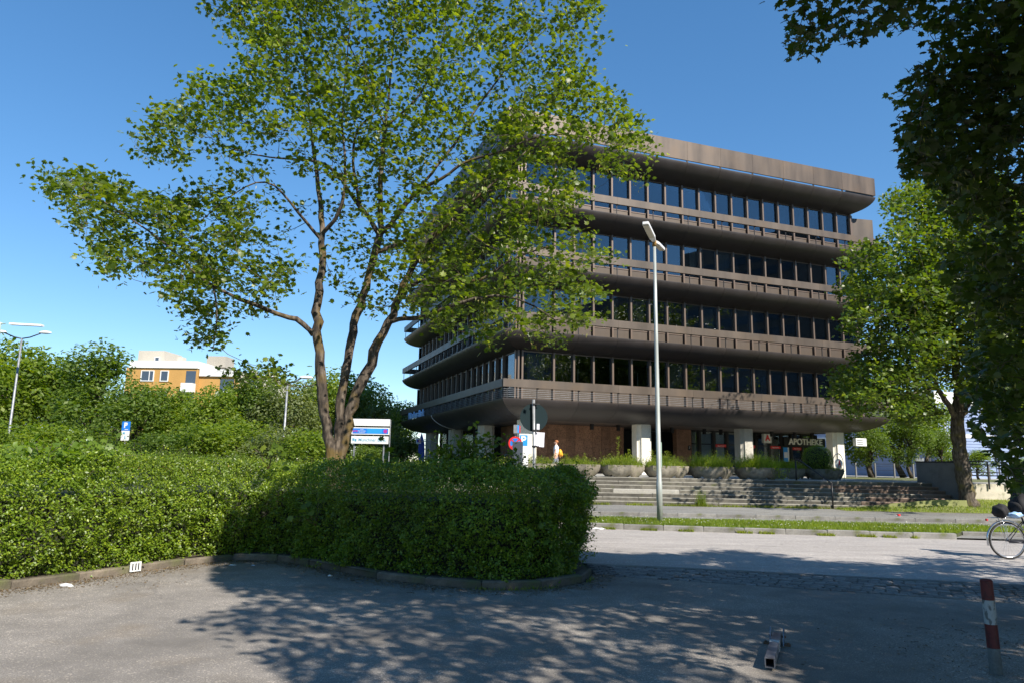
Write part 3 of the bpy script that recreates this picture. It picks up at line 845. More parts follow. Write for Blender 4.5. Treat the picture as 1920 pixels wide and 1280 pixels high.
# roof
mb = MB(); mb.box((WG + .04, WG + .04, 18.45), (LEN - WG - .04, LEN - WG - .04, 19.0)); mb.box((7, 7, 19.0), (15.5, 19, 20.9)); mb.build('roof', M['bronze_cove'], bld)
cuts = SEAMS
for i in range(len(cuts) - 1):
    a, b_ = cuts[i], cuts[i + 1]
    mb = MB(); mb.box((a + .005, -.02, 19.32), (b_ - .005, .06, 20.50)); mb.build('parapet_panel', M['bronze_rust'], bld)
    mb = MB(); mb.box((-.02, max(a, .07) + .005, 19.32), (.06, b_ - .005, 20.50)); mb.build('parapet_panel', M['bronze_rust'], bld)
    if i:
        mb = MB(); mb.box((a - .05, .0, 19.2), (a + .05, .05, 19.32)); mb.build('parapet_post', M['dark_metal'], bld)
        mb = MB(); mb.box((.0, a - .05, 19.2), (.05, a + .05, 19.32)); mb.build('parapet_post', M['dark_metal'], bld)
mb = MB(); mb.box((LEN - .06, .07, 19.32), (LEN + .02, LEN, 20.5)); mb.box((.07, LEN - .06, 19.32), (LEN - .07, LEN + .02, 20.5)); mb.build('parapet_panel', M['bronze_rust'], bld)
# stair tower box at the right end
mb = MB()
for z0, z1 in ((12.6, 13.6), (15.36, 18.1)):
    mb.prism([(24.62, 1.35), (26.35, 1.05), (27.3, 7.0), (25.5, 7.3)], z0, z1)
mb.build('stair_tower', M['bronze'], bld)
# soffit over the ground floor
mb = MB(); mb.box((1.74, 1.74, 3.94), (LEN - 1.74, LEN - 1.74, 4.6)); mb.build('soffit', M['soffit'], bld)
# columns
def column_poly(c, r, q):
    P = []
    for i in range(4):
        a = i * math.pi / 2
        for (x, y) in ((r, -q), (r, q), (q + .045, q), (q + .045, q + .045)):
            P.append((c[0] + x * math.cos(a) - y * math.sin(a), c[1] + x * math.sin(a) + y * math.cos(a)))
    return P
for (x, y) in [(2.15, 2.15), (9.15, 2.15), (16.15, 2.15), (23.15, 2.15), (2.15, 9.15), (2.15, 16.15), (2.15, 23.15), (9.15, 23.1), (23.15, 9.15)]:
    mb = MB(); P = []
    r, q_ = .46, .27
    base = [(r, -q_), (r, q_), (q_ + .10, q_ + .02), (q_ + .02, q_ + .10)]
    for i in range(4):
        a = i * math.pi / 2
        P += [(px * math.cos(a) - py * math.sin(a), px * math.sin(a) + py * math.cos(a)) for px, py in base]
    mb.prism(P, -.02 if (x < 3 and y > 3) else TZ, 3.94)
    mb.build('column', M['column'], bld, False, (x, y, 0), R(0))
# ground floor walls: brown stone tiles
def tile_wall(x0, x1, y, z0, z1, dirv, nrm_y=True):
    n = max(1, round((x1 - x0) / .585)); w = (x1 - x0) / n; zs = [3.94, 3.12, 2.15, TZ]
    for i in range(n):
        for j in range(3):
            mb = MB(); j_ = random.uniform(0, .006)
            if nrm_y: mb.box((x0 + i * w + .006, y - .02 - j_, zs[j + 1] + .006), (x0 + (i + 1) * w - .006, y + .02, zs[j] - .006), .004)
            else: mb.box((y - .02 - j_, x0 + i * w + .006, zs[j + 1] + .006), (y + .02, x0 + (i + 1) * w - .006, zs[j] - .006), .004)
            mb.build('stone_tile', M['tile'], bld)
mb = MB(); mb.box((3.44, 5.02, TZ), (9.22, 9.9, 3.939)); mb.build('ground_floor_wall', M['tile'], bld)
tile_wall(3.42, 9.24, 5.0, 0, 0, 0)
tile_wall(5.0, 9.9, 3.42, 0, 0, 0, False)
mb = MB(); mb.box((9.26, 5.3, TZ), (9.75, 5.6, 3.939)); mb.build('pilaster', M['tile'], bld)
mb = MB(); mb.box((13.3, 4.95, TZ), (14.36, 5.4, 3.939)); mb.build('pilaster', M['tile'], bld)
mb = MB(); mb.box((14.1, 4.925, 2.66), (14.3, 4.949, 2.96)); o = mb.build('number_plate', M['dark_metal'], bld)
text_mesh('number', '7', .2, .003, M['letter'], bld, (14.2, 4.92, 2.81), (R(90), 0, 0))
# dark entrance recess
mb = MB(); mb.box((9.75, 8.5, TZ), (24.5, 8.7, 3.93)); mb.box((9.6, 5.6, TZ), (9.75, 8.5, 3.93)); mb.box((24.4, 5.2, TZ), (24.6, 8.5, 3.93)); mb.build('shop_interior_wall', M['core'], bld)
# shopfront
SF = [(14.4, 14.95, 'blind'), (15.1, 16.05, 'blind'), (16.2, 17.05, 'blindred'), (17.2, 18.3, 'door'), (18.4, 19.35, 'red'), (19.45, 20.4, 'plain'), (20.5, 21.35, 'red'), (21.5, 22.2, 'poster'), (22.3, 23.1, 'redlow'), (23.2, 24.3, 'plain')]
for x0, x1, kind in SF:
    mb = MB(); y = 5.1
    ztop = 3.93; zb = TZ
    for (a, b_, c, d_) in ((x0, x0 + .06, zb, ztop), (x1 - .06, x1, zb, ztop), (x0 + .06, x1 - .06, ztop - .07, ztop), (x0 + .06, x1 - .06, zb, zb + .08), (x0 + .06, x1 - .06, 3.05, 3.11)):
        mb.box((a, y - .06, c), (b_, y + .06, d_))
    o = mb.build('shop_window', M['dark_metal'], bld)
    mb = MB(); mb.box((x0 + .06, y - .008, zb + .08), (x1 - .06, y + .008, 3.05)); mb.box((x0 + .06, y - .008, 3.11), (x1 - .06, y + .008, ztop - .07)); mb.build('pane', M['shop_glass'], o)
    if 'blind' in kind:
        mb = MB(); mb.box((x0 + .08, y + .07, zb + .1), (x1 - .08, y + .09, ztop - .1)); mb.build('blind', M['white_blind'], o)
    if 'red' in kind:
        z = 2.92 if kind != 'redlow' else 2.88
        mb = MB(); mb.box((x0 + .02, y - .075, z), (x1 - .02, y - .062, z + .17)); mb.build('banner', M['red'], o)
        text_mesh('banner_text', 'Apotheke', .13, .001, M['white'], o, ((x0 + x1) / 2, y - .078, z + .085), (R(90), 0, 0))
    if kind == 'poster':
        mb = MB(); mb.box((x0 + .08, y - .03, 2.1), (x0 + .55, y - .012, 3.03)); mb.build('poster', M['sky_blue'], o)
        mb = MB(); mb.box((x0 + .14, y - .036, 2.35), (x0 + .42, y - .0305, 2.72)); mb.box((x0 + .44, y - .036, 2.1), (x0 + .55, y - .0305, 3.03)); mb.build('poster_print', M['white'], o)
    if kind in ('red', 'plain', 'redlow', 'poster'):
        mb = MB()
        for zz in (1.5, 1.9, 2.3):
            mb.box((x0 + .1, y + .35, zz), (x1 - .1, y + .6, zz + .02))
            for t in range(3): xx = x0 + .15 + t * .22 + random.uniform(0, .05); mb.box((xx, y + .4, zz + .02), (xx + random.uniform(.06, .15), y + .5, zz + .02 + random.uniform(.1, .28)))
        mb.build('shelf_display', random.choice([M['white'], M['curtain'], M['sky_blue']]), o)
for x in [a for a, b_, c in SF[1:]]:
    mb = MB(); mb.box((x - .15, 5.0, TZ), (x, 5.2, 3.93)); mb.build('pier', M['dark_metal'], bld)
# pharmacy sign
mb = MB(); mb.box((21.5, 4.86, 3.12), (24.95, 4.98, 3.68)); sg = mb.build('sign_board', M['dark_metal'], bld)
text_mesh('sign_letters', 'APOTHEKE', .56, .03, M['letter'], sg, (23.25, 4.82, 3.40), (R(90), 0, 0), 'CENTER', .012, 1.0)
# hanging A light box, greyed to carry its shade
o = None
mb = MB(); mb.box((19.45, 4.35, 3.25), (20.05, 4.55, 3.85), .02); sg = mb.build('hanging_lightbox', M['curtain'], bld)
text_mesh('letter_a', 'A', .5, .006, M['red'], sg, (19.75, 4.34, 3.56), (R(90), 0, 0), 'CENTER', .02)
mb = MB(); mb.box((23.9, 1.2, 3.12), (24.75, 1.45, 3.6), .02); sg = mb.build('hanging_lightbox', M['white'], bld)
for i in range(3):
    mb = MB(); mb.box((23.98, 1.192, 3.2 + .12 * i), (24.45, 1.2, 3.25 + .12 * i)); mb.build('print_line', M['galv'], sg)
for x, y in ((6.6, 3.3), (8.3, 3.3), (12.1, 3.6), (14.4, 3.6), (15.6, 3.6), (19.3, 3.4), (21.1, 3.4), (22.5, 3.4)):
    mb = MB(); mb.box((x - .08, y - .08, 3.62), (x + .08, y + .08, 3.94)); mb.build('ceiling_spotlight', M['dark_metal'], bld)
# bank front on the left side
mb = MB(); mb.box((3.3, 10.2, 0), (3.4, 24.3, 3.93)); 
bk = MB()
for s in (10.2, 12.4, 14.6, 17.3, 19.5, 21.8, 23.9): bk.box((3.0, s - .06, 0), (3.16, s + .06, 3.93))
for z in (2.6,): bk.box((3.02, 10.3, z), (3.14, 23.8, z + .1))
bk.build('bank_front_frame', M['dark_metal'], bld)
mb = MB(); mb.box((3.07, 10.2, 0.05), (3.09, 23.9, 3.93)); mb.build('bank_front_glass', M['shop_glass'], bld)
mb = MB(); mb.box((6.5, 10.0, 0), (6.7, 24.3, 3.93)); mb.build('bank_interior_wall', M['core'], bld)
# bank lettering along the left railing band
text_mesh('bank_letters', 'Münchner Bank', .72, .04, M['letter_blue'], bld, (-.06, 19.5, LIP[0] + .30), (R(90), 0, R(-90)), 'CENTER', .012, 1.12)
mb = MB(); mb.tube([(.02, 14.7, LIP[0] + .02)] + [(y - .02 - .03, 14.7, LIP[0] + z - .03) for y, z in profile(1.75, .9)], .018, 6); mb.build('cable', M['white'], bld)
# blue beach flag and EC cube by the bank corner
f_ = empty('beach_flag', tuple(at(789, 855, 56.0))[:2] + (0,)); tag(f_, 'tall blue beach flag outside the bank corner', 'banner')
mb = MB(); mb.prism([(-.25, 0), (.25, 0), (.25, .03), (-.25, .03)], 0, 0.01)
mb = MB(); P_ = [(-.02, 1.0), (.25, 1.1), (.30, 2.2), (.22, 3.2), (0, 3.9), (-.2, 3.2), (-.22, 2.3)]
mb.add([(x, 0, z) for x, z in P_] + [(x, .015, z) for x, z in P_], [tuple(range(7)), tuple(range(13, 6, -1))] + [(i, 7 + i, 7 + (i + 1) % 7, (i + 1) % 7) for i in range(7)]); mb.build('flag_cloth', M['navy_blue'], f_)
mb = MB(); mb.tube([(0.02, .01, 0), (.02, .01, 1.1)], .015, 6); mb.build('pole', M['galv'], f_)
c_ = at(785, 826, 55.0)
e_ = empty('cash_sign', (c_[0], c_[1], c_[2])); tag(e_, 'small white cube sign with blue and red EC letters by the bank', 'sign')
mb = MB(); mb.box((-.19, -.1, -.19), (.19, .1, .19), .01); mb.build('sign_box', M['white'], e_)
text_mesh('letter_e', 'E', .26, .004, M['navy_blue'], e_, (-.065, -.105, 0), (R(90), 0, 0), 'CENTER', .02)
text_mesh('letter_c', 'C', .26, .004, M['red'], e_, (.075, -.105, 0), (R(90), 0, 0), 'CENTER', .02)
mb = MB(); mb.box((.19, -.02, -.03), (.9, .02, .03)); mb.box((.86, -.03, -c_[2]), (.92, .03, .1)); mb.build('bracket', M['galv'], e_)

# =================================================================== blue clad building on the right
bb = empty('clad_building', (35.7, 60.0, 0), BROT); tag(bb, 'blue metal clad hall with white top band seen behind the right trees', 'building')
mb = MB(); mb.box((.06, .06, 0), (34, 15.94, 7.3)); mb.build('wall', M['siding'], bb)
def ribs(mk, n, z0, z1):
    for i in range(n):
        z = z0 + (z1 - z0) * i / n
        mk(z, z + (z1 - z0) / n - .05)
for z0, z1, n in ((2.3, 4.5, 9), (4.8, 7.3, 10)):
    for i in range(n):
        a = z0 + (z1 - z0) * i / n; b_ = a + (z1 - z0) / n - .035
        mb = MB(); mb.box((0, -.0, a), (34, .05, b_)); mb.build('cladding_strip', M['siding'], bb)
        mb = MB(); mb.box((-.0, .06, a), (.05, 16, b_)); mb.build('cladding_strip', M['siding'], bb)
mb = MB(); mb.box((-.03, -.03, 4.5), (34, 16, 4.8)); mb.build('white_stripe', M['white'], bb)
mb = MB(); mb.box((-.1, -.1, 7.3), (34.1, 16.1, 8.35)); mb.build('white_parapet', M['white'], bb)
for x in (.8, 6.8, 8.5, 13, 19): 
    mb = MB(); mb.tube([(x, -.12, 1.1), (x, -.12, 7.3)], .07, 8); mb.build('downpipe', M['galv'], bb, True)
mb = MB(); mb.tube([(-.12, .7, 1.1), (-.12, .7, 7.3)], .07, 8); mb.build('downpipe', M['galv'], bb, True)

# =================================================================== apartment block far left
ap = empty('apartment_building', (-54.3, 100, 0), R(-3)); tag(ap, 'far orange and cream apartment block with white roof parapet above the trees', 'building')
mb = MB(); mb.box((0, 0, 0), (10.2, 12, 14.0)); mb.box((10.21, .8, 0), (15.4, 12, 13.0)); mb.build('wall', M['orange'], ap)
mb = MB(); mb.box((15.41, 2, 0), (19.2, 12, 13.4)); mb.build('stair_wing', M['cream'], ap)
mb = MB(); mb.box((.5, -.2, 14.0), (10.3, 12.2, 15.0)); mb.build('roof_parapet', M['white'], ap)
mb = MB(); mb.box((10.31, .5, 13.0), (15.5, 12.2, 14.0)); mb.build('roof_parapet', M['white'], ap)
mb = MB(); mb.box((-.3, 3, 13), (3.6, 8, 16.9)); mb.build('lift_house', M['cream'], ap)
mb = MB(); mb.box((5.6, 3, 15.0), (6.4, 4, 16.0)); mb.build('chimney', M['cream'], ap)
mb = MB(); mb.box((9.0, 5, 14.9), (11.8, 8, 16.5)); mb.build('lift_house', M['cream'], ap)
mb = MB(); mb.box((15.6, 5, 13.4), (16.4, 6, 14.4)); mb.build('chimney', M['cream'], ap)
def ap_window(x, z, w, h, y=0.):
    mb = MB()
    for a, b_, c, d_ in ((0, .12, 0, h), (w - .12, w, 0, h), (.12, w - .12, 0, .12), (.12, w - .12, h - .12, h)): mb.box((x + a, y - .12, z + c), (x + b_, y + .02, z + d_))
    if w > 1.6: mb.box((x + w * .62, y - .12, z + .12), (x + w * .62 + .09, y + .02, z + h - .12))
    o = mb.build('window', M['white'], ap)
    mb = MB(); mb.box((x + .12, y - .05, z + .12), (x + w - .12, y - .03, z + h - .12)); mb.build('pane', M['win_dark'], o)
for fl in range(5):
    z = 12.3 - fl * 2.9
    for x, w in ((2.2, 1.9), (5.0, 1.2)): ap_window(x, z - .2, w, 1.55)
    ap_window(17.0, z - .9, 1.1, 1.4, 2.0)
    for x0, x1, y, dz in ((8.6, 10.2, 0, 0), (13.2, 15.4, .8, -1.0)):
        mb = MB(); mb.box((x0, y - 1.1, z - 1.7 + dz), (x1, y - .01, z - .45 + dz)); mb.build('balcony', M['white'], ap)
        mb = MB(); mb.box((x0 + .1, y - .05, z - .44 + dz), (x1 - .1, y - .012, z + 1.35 + dz)); mb.build('balcony_opening', M['win_dark'], ap)
ap_window(2.2, 15.2, .8, .8, 3.0)

# =================================================================== trees
def grow(skel, clusters, rng, twig=.008, base=.02, name='branches', m=None, parent=None, sides=6, sag=.0):
    """skel: list of polylines [(xyz, radius)], clusters: (N,3); returns the wood mesh"""
    mb = MB(); nodes = []; rad = []
    for pl in skel:
        pts = [np.array(p[:3], float) for p in pl]; rr = [p[3] for p in pl]
        # subdivide and roughen
        P = []; Q = []
        for i in range(len(pts) - 1):
            n = max(2, int(np.linalg.norm(pts[i + 1] - pts[i]) / .18))
            for j in range(n):
                t = j / n; P.append(pts[i] * (1 - t) + pts[i + 1] * t); Q.append(rr[i] * (1 - t) + rr[i + 1] * t)
        P.append(pts[-1]); Q.append(rr[-1])
        P = np.array(P)
        S = P.copy()
        for _ in range(3): S[1:-1] = (S[:-2] + 2 * S[1:-1] + S[2:]) / 4
        for i in range(1, len(S) - 1): S[i] += rng.normal(0, min(.02, Q[i] * .25), 3)
        Q = np.array(Q) * (1 + rng.normal(0, .05, len(Q)))
        mb.tube(S, np.maximum(Q, .006), 10 if Q[0] > .08 else sides)
        nodes += list(S[1:]); rad += list(Q[1:])
    nodes = np.array(nodes); rad = np.array(rad)
    D = np.array([np.min(np.linalg.norm(nodes - c, axis=1)) for c in clusters])
    for ci in np.argsort(D):
        c = clusters[ci]
        d = np.linalg.norm(nodes - c, axis=1) + np.maximum(0, nodes[:, 2] - c[2]) * .4
        k = int(np.argmin(d)); a = nodes[k]
        L = np.linalg.norm(c - a)
        n = max(3, int(L / .22))
        t = np.linspace(0, 1, n + 1)[:, None]
        P = a + (c - a) * t
        off = rng.normal(0, .06 * min(L, 2), 3)
        P = P + off * np.sin(t * math.pi) + np.array([0, 0, -.10 * L + sag]) * np.sin(t * math.pi)
        P[1:-1] += rng.normal(0, .015, (n - 1, 3))
        r0 = min(rad[k] * .7, base * (0.5 + .35 * L)); Q = np.linspace(max(r0, twig), twig * .55, n + 1)
        mb.tube(P, Q, 4, False)
        nodes = np.vstack([nodes, P[1:]]); rad = np.concatenate([rad, Q[1:]])
    return mb.build(name, m, parent, True)

def sample_image_region(polys, n, Yc, Ysig, rng, thin=(), yfun=None):
    """points filling a crown outline: outline in picture units at the crown's true distance, depth spread like the crown's own"""
    allp = np.array([p for q in polys for p in q]); lo, hi = allp.min(0), allp.max(0)
    out = []
    while len(out) < n:
        x, y = rng.uniform(lo[0], hi[0]), rng.uniform(lo[1], hi[1])
        if not any(inpoly([x], [y], q)[0] for q in polys): continue
        if any(inpoly([x], [y], q)[0] and rng.random() > pr for q, pr in thin): continue
        Y = (yfun(x, y) if yfun else Yc) + rng.normal(0, Ysig)
        out.append(at(x, y, Y))
    return np.array(out)

# ---- the maple in the hedge on the left
LT_OUT = [(430, -260), (400, -60), (385, 0), (395, 50), (440, 95), (462, 140), (445, 152), (400, 142), (330, 152), (318, 190), (300, 200), (262, 235), (240, 272), (265, 292), (300, 288), (335, 298), (400, 303), (450, 300), (430, 325), (385, 345), (388, 372), (330, 364), (300, 375), (250, 348), (170, 325), (85, 325), (80, 345), (110, 368), (148, 392), (145, 425), (165, 465), (205, 513), (300, 528), (325, 560), (350, 590), (352, 630), (375, 650), (362, 680), (385, 690), (420, 690), (447, 715), (530, 718), (540, 695), (500, 675), (445, 672), (415, 640), (445, 605), (505, 600), (520, 560), (580, 520), (650, 545), (690, 600), (740, 560), (790, 600), (825, 675), (850, 650), (930, 650), (960, 600), (1000, 648), (1070, 655), (1060, 605), (1128, 608), (1108, 560), (1135, 538), (1100, 495), (1150, 488), (1145, 460), (1098, 430), (1062, 400), (1105, 355), (1075, 325), (1085, 290), (1150, 325), (1212, 335), (1235, 292), (1195, 257), (1200, 215), (1150, 187), (1108, 160), (1106, 110), (1130, 60), (1112, 0), (1080, -160), (950, -300), (700, -360)]
THIN = [([(330, 255), (480, 250), (560, 230), (640, 310), (620, 440), (560, 500), (500, 470), (470, 380), (400, 335)], .34), ([(560, 400), (700, 380), (760, 470), (740, 560), (560, 560)], .22), ([(560, 200), (900, 200), (900, 420), (600, 420)], .62), ([(380, 560), (520, 560), (520, 690), (380, 690)], .45), ([(900, 280), (1160, 280), (1160, 660), (840, 660)], .72), ([(640, -260), (1130, -300), (1130, 200), (640, 200)], .8), ([(860, 90), (960, 90), (960, 220), (870, 230)], .5), ([(1000, 0), (1120, 0), (1120, 160), (1000, 160)], .55), ([(760, 560), (900, 560), (900, 680), (760, 680)], .6)]
rg = np.random.default_rng(101)
LTY = lambda x, y: 14.0 + (x - 640) / 600 * (.3)
clus = sample_image_region([LT_OUT], 1900, 14, 1.35, rg, THIN, LTY)
def sk(pts): return [(*at(x, y, Y), r) for x, y, Y, r in pts]
g0 = lambda x, Y: (*(at(x, 845, Y)[:2]), .05)
LT_SK = [
    [(*g0(630, 14.0), .15)] + sk([(620, 850, 14, .118), (608, 780, 14, .112), (602, 720, 14, .115), (596, 660, 14, .105), (594, 600, 14, .105), (600, 550, 14, .09), (606, 490, 14.1, .085), (603, 440, 14.1, .07), (600, 356, 14.2, .05), (586, 270, 14.3, .03), (575, 160, 14.4, .018), (560, 20, 14.5, .008)]),
    [(*g0(640, 14.25), .15)] + sk([(633, 845, 14.2, .12), (634, 780, 14.2, .105), (646, 710, 14.2, .105), (658, 640, 14.2, .10), (674, 575, 14.2, .095), (692, 520, 14.2, .085), (704, 475, 14.2, .09), (712, 442, 14.2, .08), (712, 395, 14.3, .06), (714, 323, 14.4, .05), (722, 240, 14.6, .035), (735, 120, 14.7, .022), (745, -60, 14.8, .01)]),
    [(*g0(645, 14.3), .15)] + sk([(641, 835, 14.2, .125), (660, 760, 14.2, .12), (684, 700, 14.2, .125), (712, 640, 14.2, .11), (733, 590, 14.2, .095), (756, 540, 14.1, .085), (774, 494, 14.0, .07), (812, 442, 13.8, .06), (838, 423, 13.7, .045), (880, 380, 13.5, .03), (930, 340, 13.4, .018), (990, 280, 13.3, .009)]),
    sk([(588, 628, 14, .07), (572, 605, 13.9, .062), (545, 596, 13.8, .055), (500, 583, 13.6, .047), (450, 560, 13.4, .04), (400, 540, 13.2, .033), (360, 510, 13.1, .027), (310, 455, 13, .02), (230, 400, 12.9, .014), (140, 345, 12.9, .008)]),
    sk([(400, 540, 13.2, .02), (410, 590, 13.1, .014), (400, 650, 13.1, .008)]),
    sk([(725, 608, 14.2, .06), (745, 590, 14.1, .05), (770, 604, 14, .05), (805, 593, 13.8, .045), (852, 570, 13.5, .04), (909, 556, 13.2, .034), (951, 553, 13, .026), (1000, 570, 12.8, .018), (1040, 600, 12.7, .01)]),
    sk([(756, 545, 14.1, .05), (783, 523, 13.9, .045), (822, 525, 13.7, .042), (882, 528, 13.4, .036), (908, 530, 13.3, .03), (939, 494, 13.1, .024), (1000, 470, 12.9, .016), (1080, 450, 12.7, .009)]),
    sk([(712, 442, 14.2, .06), (690, 405, 14.2, .052), (676, 388, 14.2, .048), (655, 365, 14.2, .04), (640, 330, 14.2, .036), (600, 300, 14.1, .03), (540, 300, 14, .022), (470, 290, 13.9, .014), (400, 270, 13.8, .008)]),
    sk([(712, 440, 14.2, .06), (733, 424, 14.2, .055), (759, 381, 14.1, .05), (790, 350, 14, .042), (830, 338, 13.9, .036), (870, 300, 13.7, .028), (930, 290, 13.5, .024), (1000, 257, 13.3, .018), (1070, 250, 13.2, .013), (1150, 270, 13.1, .008)]),
    sk([(704, 475, 14.2, .045), (748, 456, 14.3, .045), (805, 431, 14.4, .038), (841, 377, 14.5, .032), (891, 363, 14.6, .024), (960, 350, 14.7, .014)]),
    sk([(790, 350, 14, .035), (830, 300, 14.1, .032), (870, 245, 14.2, .028), (899, 194, 14.3, .024), (935, 150, 14.4, .02), (963, 108, 14.5, .016), (1006, 72, 14.6, .010), (1060, 20, 14.7, .006)]),
    sk([(676, 388, 14.2, .04), (662, 320, 14.4, .034), (662, 250, 14.5, .028), (700, 210, 14.6, .02), (740, 195, 14.6, .014)]),
    sk([(603, 440, 14.1, .045), (640, 400, 13.9, .04), (650, 330, 13.7, .03), (640, 230, 13.5, .022), (650, 120, 13.3, .014), (660, 0, 13.2, .008)]),
    sk([(602, 450, 14.1, .035), (560, 400, 13.9, .03), (530, 360, 13.7, .024), (500, 330, 13.6, .018), (440, 360, 13.5, .012), (370, 420, 13.4, .008)]),
    sk([(722, 240, 14.6, .03), (690, 150, 14.7, .022), (640, 60, 14.8, .014), (590, -80, 14.9, .008)]),
    sk([(722, 240, 14.6, .03), (790, 180, 14.8, .022), (830, 80, 14.9, .014), (850, -60, 15, .008)]),
]
lt = empty('maple_tree', (*at(635, 845, 14.1)[:2], 0)); tag(lt, 'tall many stemmed maple growing out of the hedge left of centre', 'tree')
def rel(o, root):
    o.location = -Vector(root.location)
LT_SK = [[(*q[:3], q[3] * (.86 if q[3] > .06 else .95)) for q in pl] for pl in LT_SK]
o = grow(LT_SK, clus, rg, .006, .013, 'trunk', M['bark'], lt); rel(o, lt)
def leaves_from(clus, per, spread, size, rng, flat=.45):
    n = len(clus); P = np.repeat(clus, per, 0)
    P = P + rng.normal(0, 1, P.shape) * np.array([spread, spread, spread * flat])
    return P, rng.uniform(size[0], size[1], len(P))
P_, s_ = leaves_from(clus, 27, .17, (.065, .135), rg, .6)
o = scatter('crown', P_, s_, maple_tmpl(), M['leaf_maple'], rg, .6, parent=lt); rel(o, lt); o['kind'] = 'stuff'
k = rg.random(len(clus)) < .45
P_, s_ = leaves_from(clus[k], 9, .09, (.05, .085), rg, 1.)
o = scatter('seed_cluster', P_ - [0, 0, .08], s_, SEED, M['seed'], rg, .6, parent=lt, hang=True); rel(o, lt); o['kind'] = 'stuff'

# ---- the maple across the road on the right
RT_OUT = [(1665, 372), (1700, 345), (1770, 335), (1860, 330), (1990, 380), (2080, 520), (2080, 700), (1960, 800), (1860, 790), (1800, 720), (1760, 740), (1755, 790), (1700, 792), (1650, 765), (1600, 775), (1575, 768), (1562, 735), (1570, 690), (1625, 655), (1582, 618), (1600, 580), (1572, 548), (1600, 520), (1580, 500), (1600, 466), (1640, 452), (1680, 418), (1712, 402), (1668, 392)]
rg = np.random.default_rng(202)
def RTY(x, y):
    return 28.3
clus = sample_image_region([RT_OUT], 2300, 28.3, 2.0, rg, [([(1740, 690), (1800, 690), (1800, 800), (1740, 800)], .3), ([(1690, 410), (1760, 420), (1740, 470), (1690, 470)], .7)], RTY)
_sh = np.array([SUNV[0], SUNV[1]]) / SUNV[2]
clus = clus[((clus[:, 0] - _sh[0] * (clus[:, 2] - .6)) > 9.8) | (clus[:, 2] > 6.5)]
TR = np.array([17.9, 28.55])
RT_SK = [
    [(TR[0] + .15, TR[1], .2, .36), (TR[0] + .1, TR[1], .6, .30), (TR[0], TR[1], 1.5, .28), (TR[0] - .08, TR[1], 2.6, .26), (TR[0] - .1, TR[1], 3.5, .25)] + sk([(1798, 765, 28.55, .22), (1795, 720, 28.5, .16), (1790, 640, 28.4, .12), (1785, 540, 28.3, .08), (1790, 440, 28.3, .04)]),
    sk([(1797, 790, 28.55, .12), (1772, 750, 28.2, .10), (1755, 720, 27.9, .085), (1740, 680, 27.6, .06), (1700, 620, 27.2, .04), (1650, 560, 26.8, .02)]),
    sk([(1755, 725, 27.9, .06), (1720, 735, 27.6, .05), (1680, 742, 27.3, .035), (1630, 735, 27, .02)]),
    sk([(1800, 785, 28.55, .12), (1815, 755, 28.8, .10), (1830, 730, 29, .08), (1860, 680, 29.3, .06), (1900, 600, 29.6, .03)]),
    sk([(1790, 640, 28.4, .07), (1740, 560, 28.8, .045), (1700, 480, 29.2, .02)]),
]
rt = empty('maple_tree', (TR[0], TR[1], .2)); tag(rt, 'maple with one thick dark trunk standing by the wing wall across the road', 'tree')
o = grow(RT_SK, clus, rg, .009, .02, 'trunk', M['bark_dark'], rt, 6); rel(o, rt)
P_, s_ = leaves_from(clus, 30, .25, (.12, .21), rg, .5)
o = scatter('crown', P_, s_, maple_tmpl(False), M['leaf_far'], rg, .7, parent=rt); rel(o, rt); o['kind'] = 'stuff'

# ---- the near maple, right of and behind the camera, hanging into the picture
SIL = [[(1437, -10), (1450, 30), (1500, 48), (1488, 85), (1470, 112), (1520, 128), (1545, 100), (1590, 60), (1615, 90), (1640, 62), (1690, 72), (1765, 38), (1765, -10)],
       [(1760, -10), (1752, 60), (1742, 125), (1700, 150), (1668, 172), (1690, 195), (1702, 250), (1712, 330), (1765, 345), (1795, 410), (1778, 480), (1800, 560), (1842, 640), (1815, 700), (1835, 790), (1862, 850), (1892, 885), (1912, 925), (1930, 930), (1930, -10)]]
SHADE = [(-1.2, -30), (-1.3, 5.2), (-2.2, 6.3), (-3.3, 7.5), (-3.0, 8.6), (-3.9, 9.8), (-4.5, 11.2), (-5.1, 12.6), (-4.0, 14.4), (-.5, 14.2), (1.2, 13.7), (3.0, 13.9), (4.5, 14.5), (5.5, 13.6), (6.8, 13.3), (8.2, 14.2), (10, 15.2), (14, 16), (30, 20), (30, -30)]
rg = np.random.default_rng(303)
SH = np.array([SUNV[0], SUNV[1]]) / SUNV[2]
TC, TRAD = np.array([7.6, 2.6, 6.6]), np.array([7.6, 7.8, 4.9])
pts = []
while len(pts) < 2000:
    d = rg.normal(0, 1, 3); d /= np.linalg.norm(d); p = TC + TRAD * d * rg.uniform(.1, 1.0) ** .6
    if p[2] < 2.0 or np.linalg.norm(p - [0, 0, 1.6]) < 3.0: continue
    u, v, w = project(p)
    ins = w > .5 and -60 < u < 1980 and -60 < v < 1340
    if ins:
        if p[1] < 6.2: continue
        if rg.random() < .9 or not any(inpoly([u], [v], q)[0] for q in SIL): continue
    sx, sy = p[0] - SH[0] * p[2], p[1] - SH[1] * p[2]
    if not inpoly([sx], [sy], SHADE)[0]: continue
    if sx < 2.5 and sy < 9.5 and rg.random() < .5: continue
    pts.append(p)
tries = 0  # unseen crown clusters added by where their shadow lands
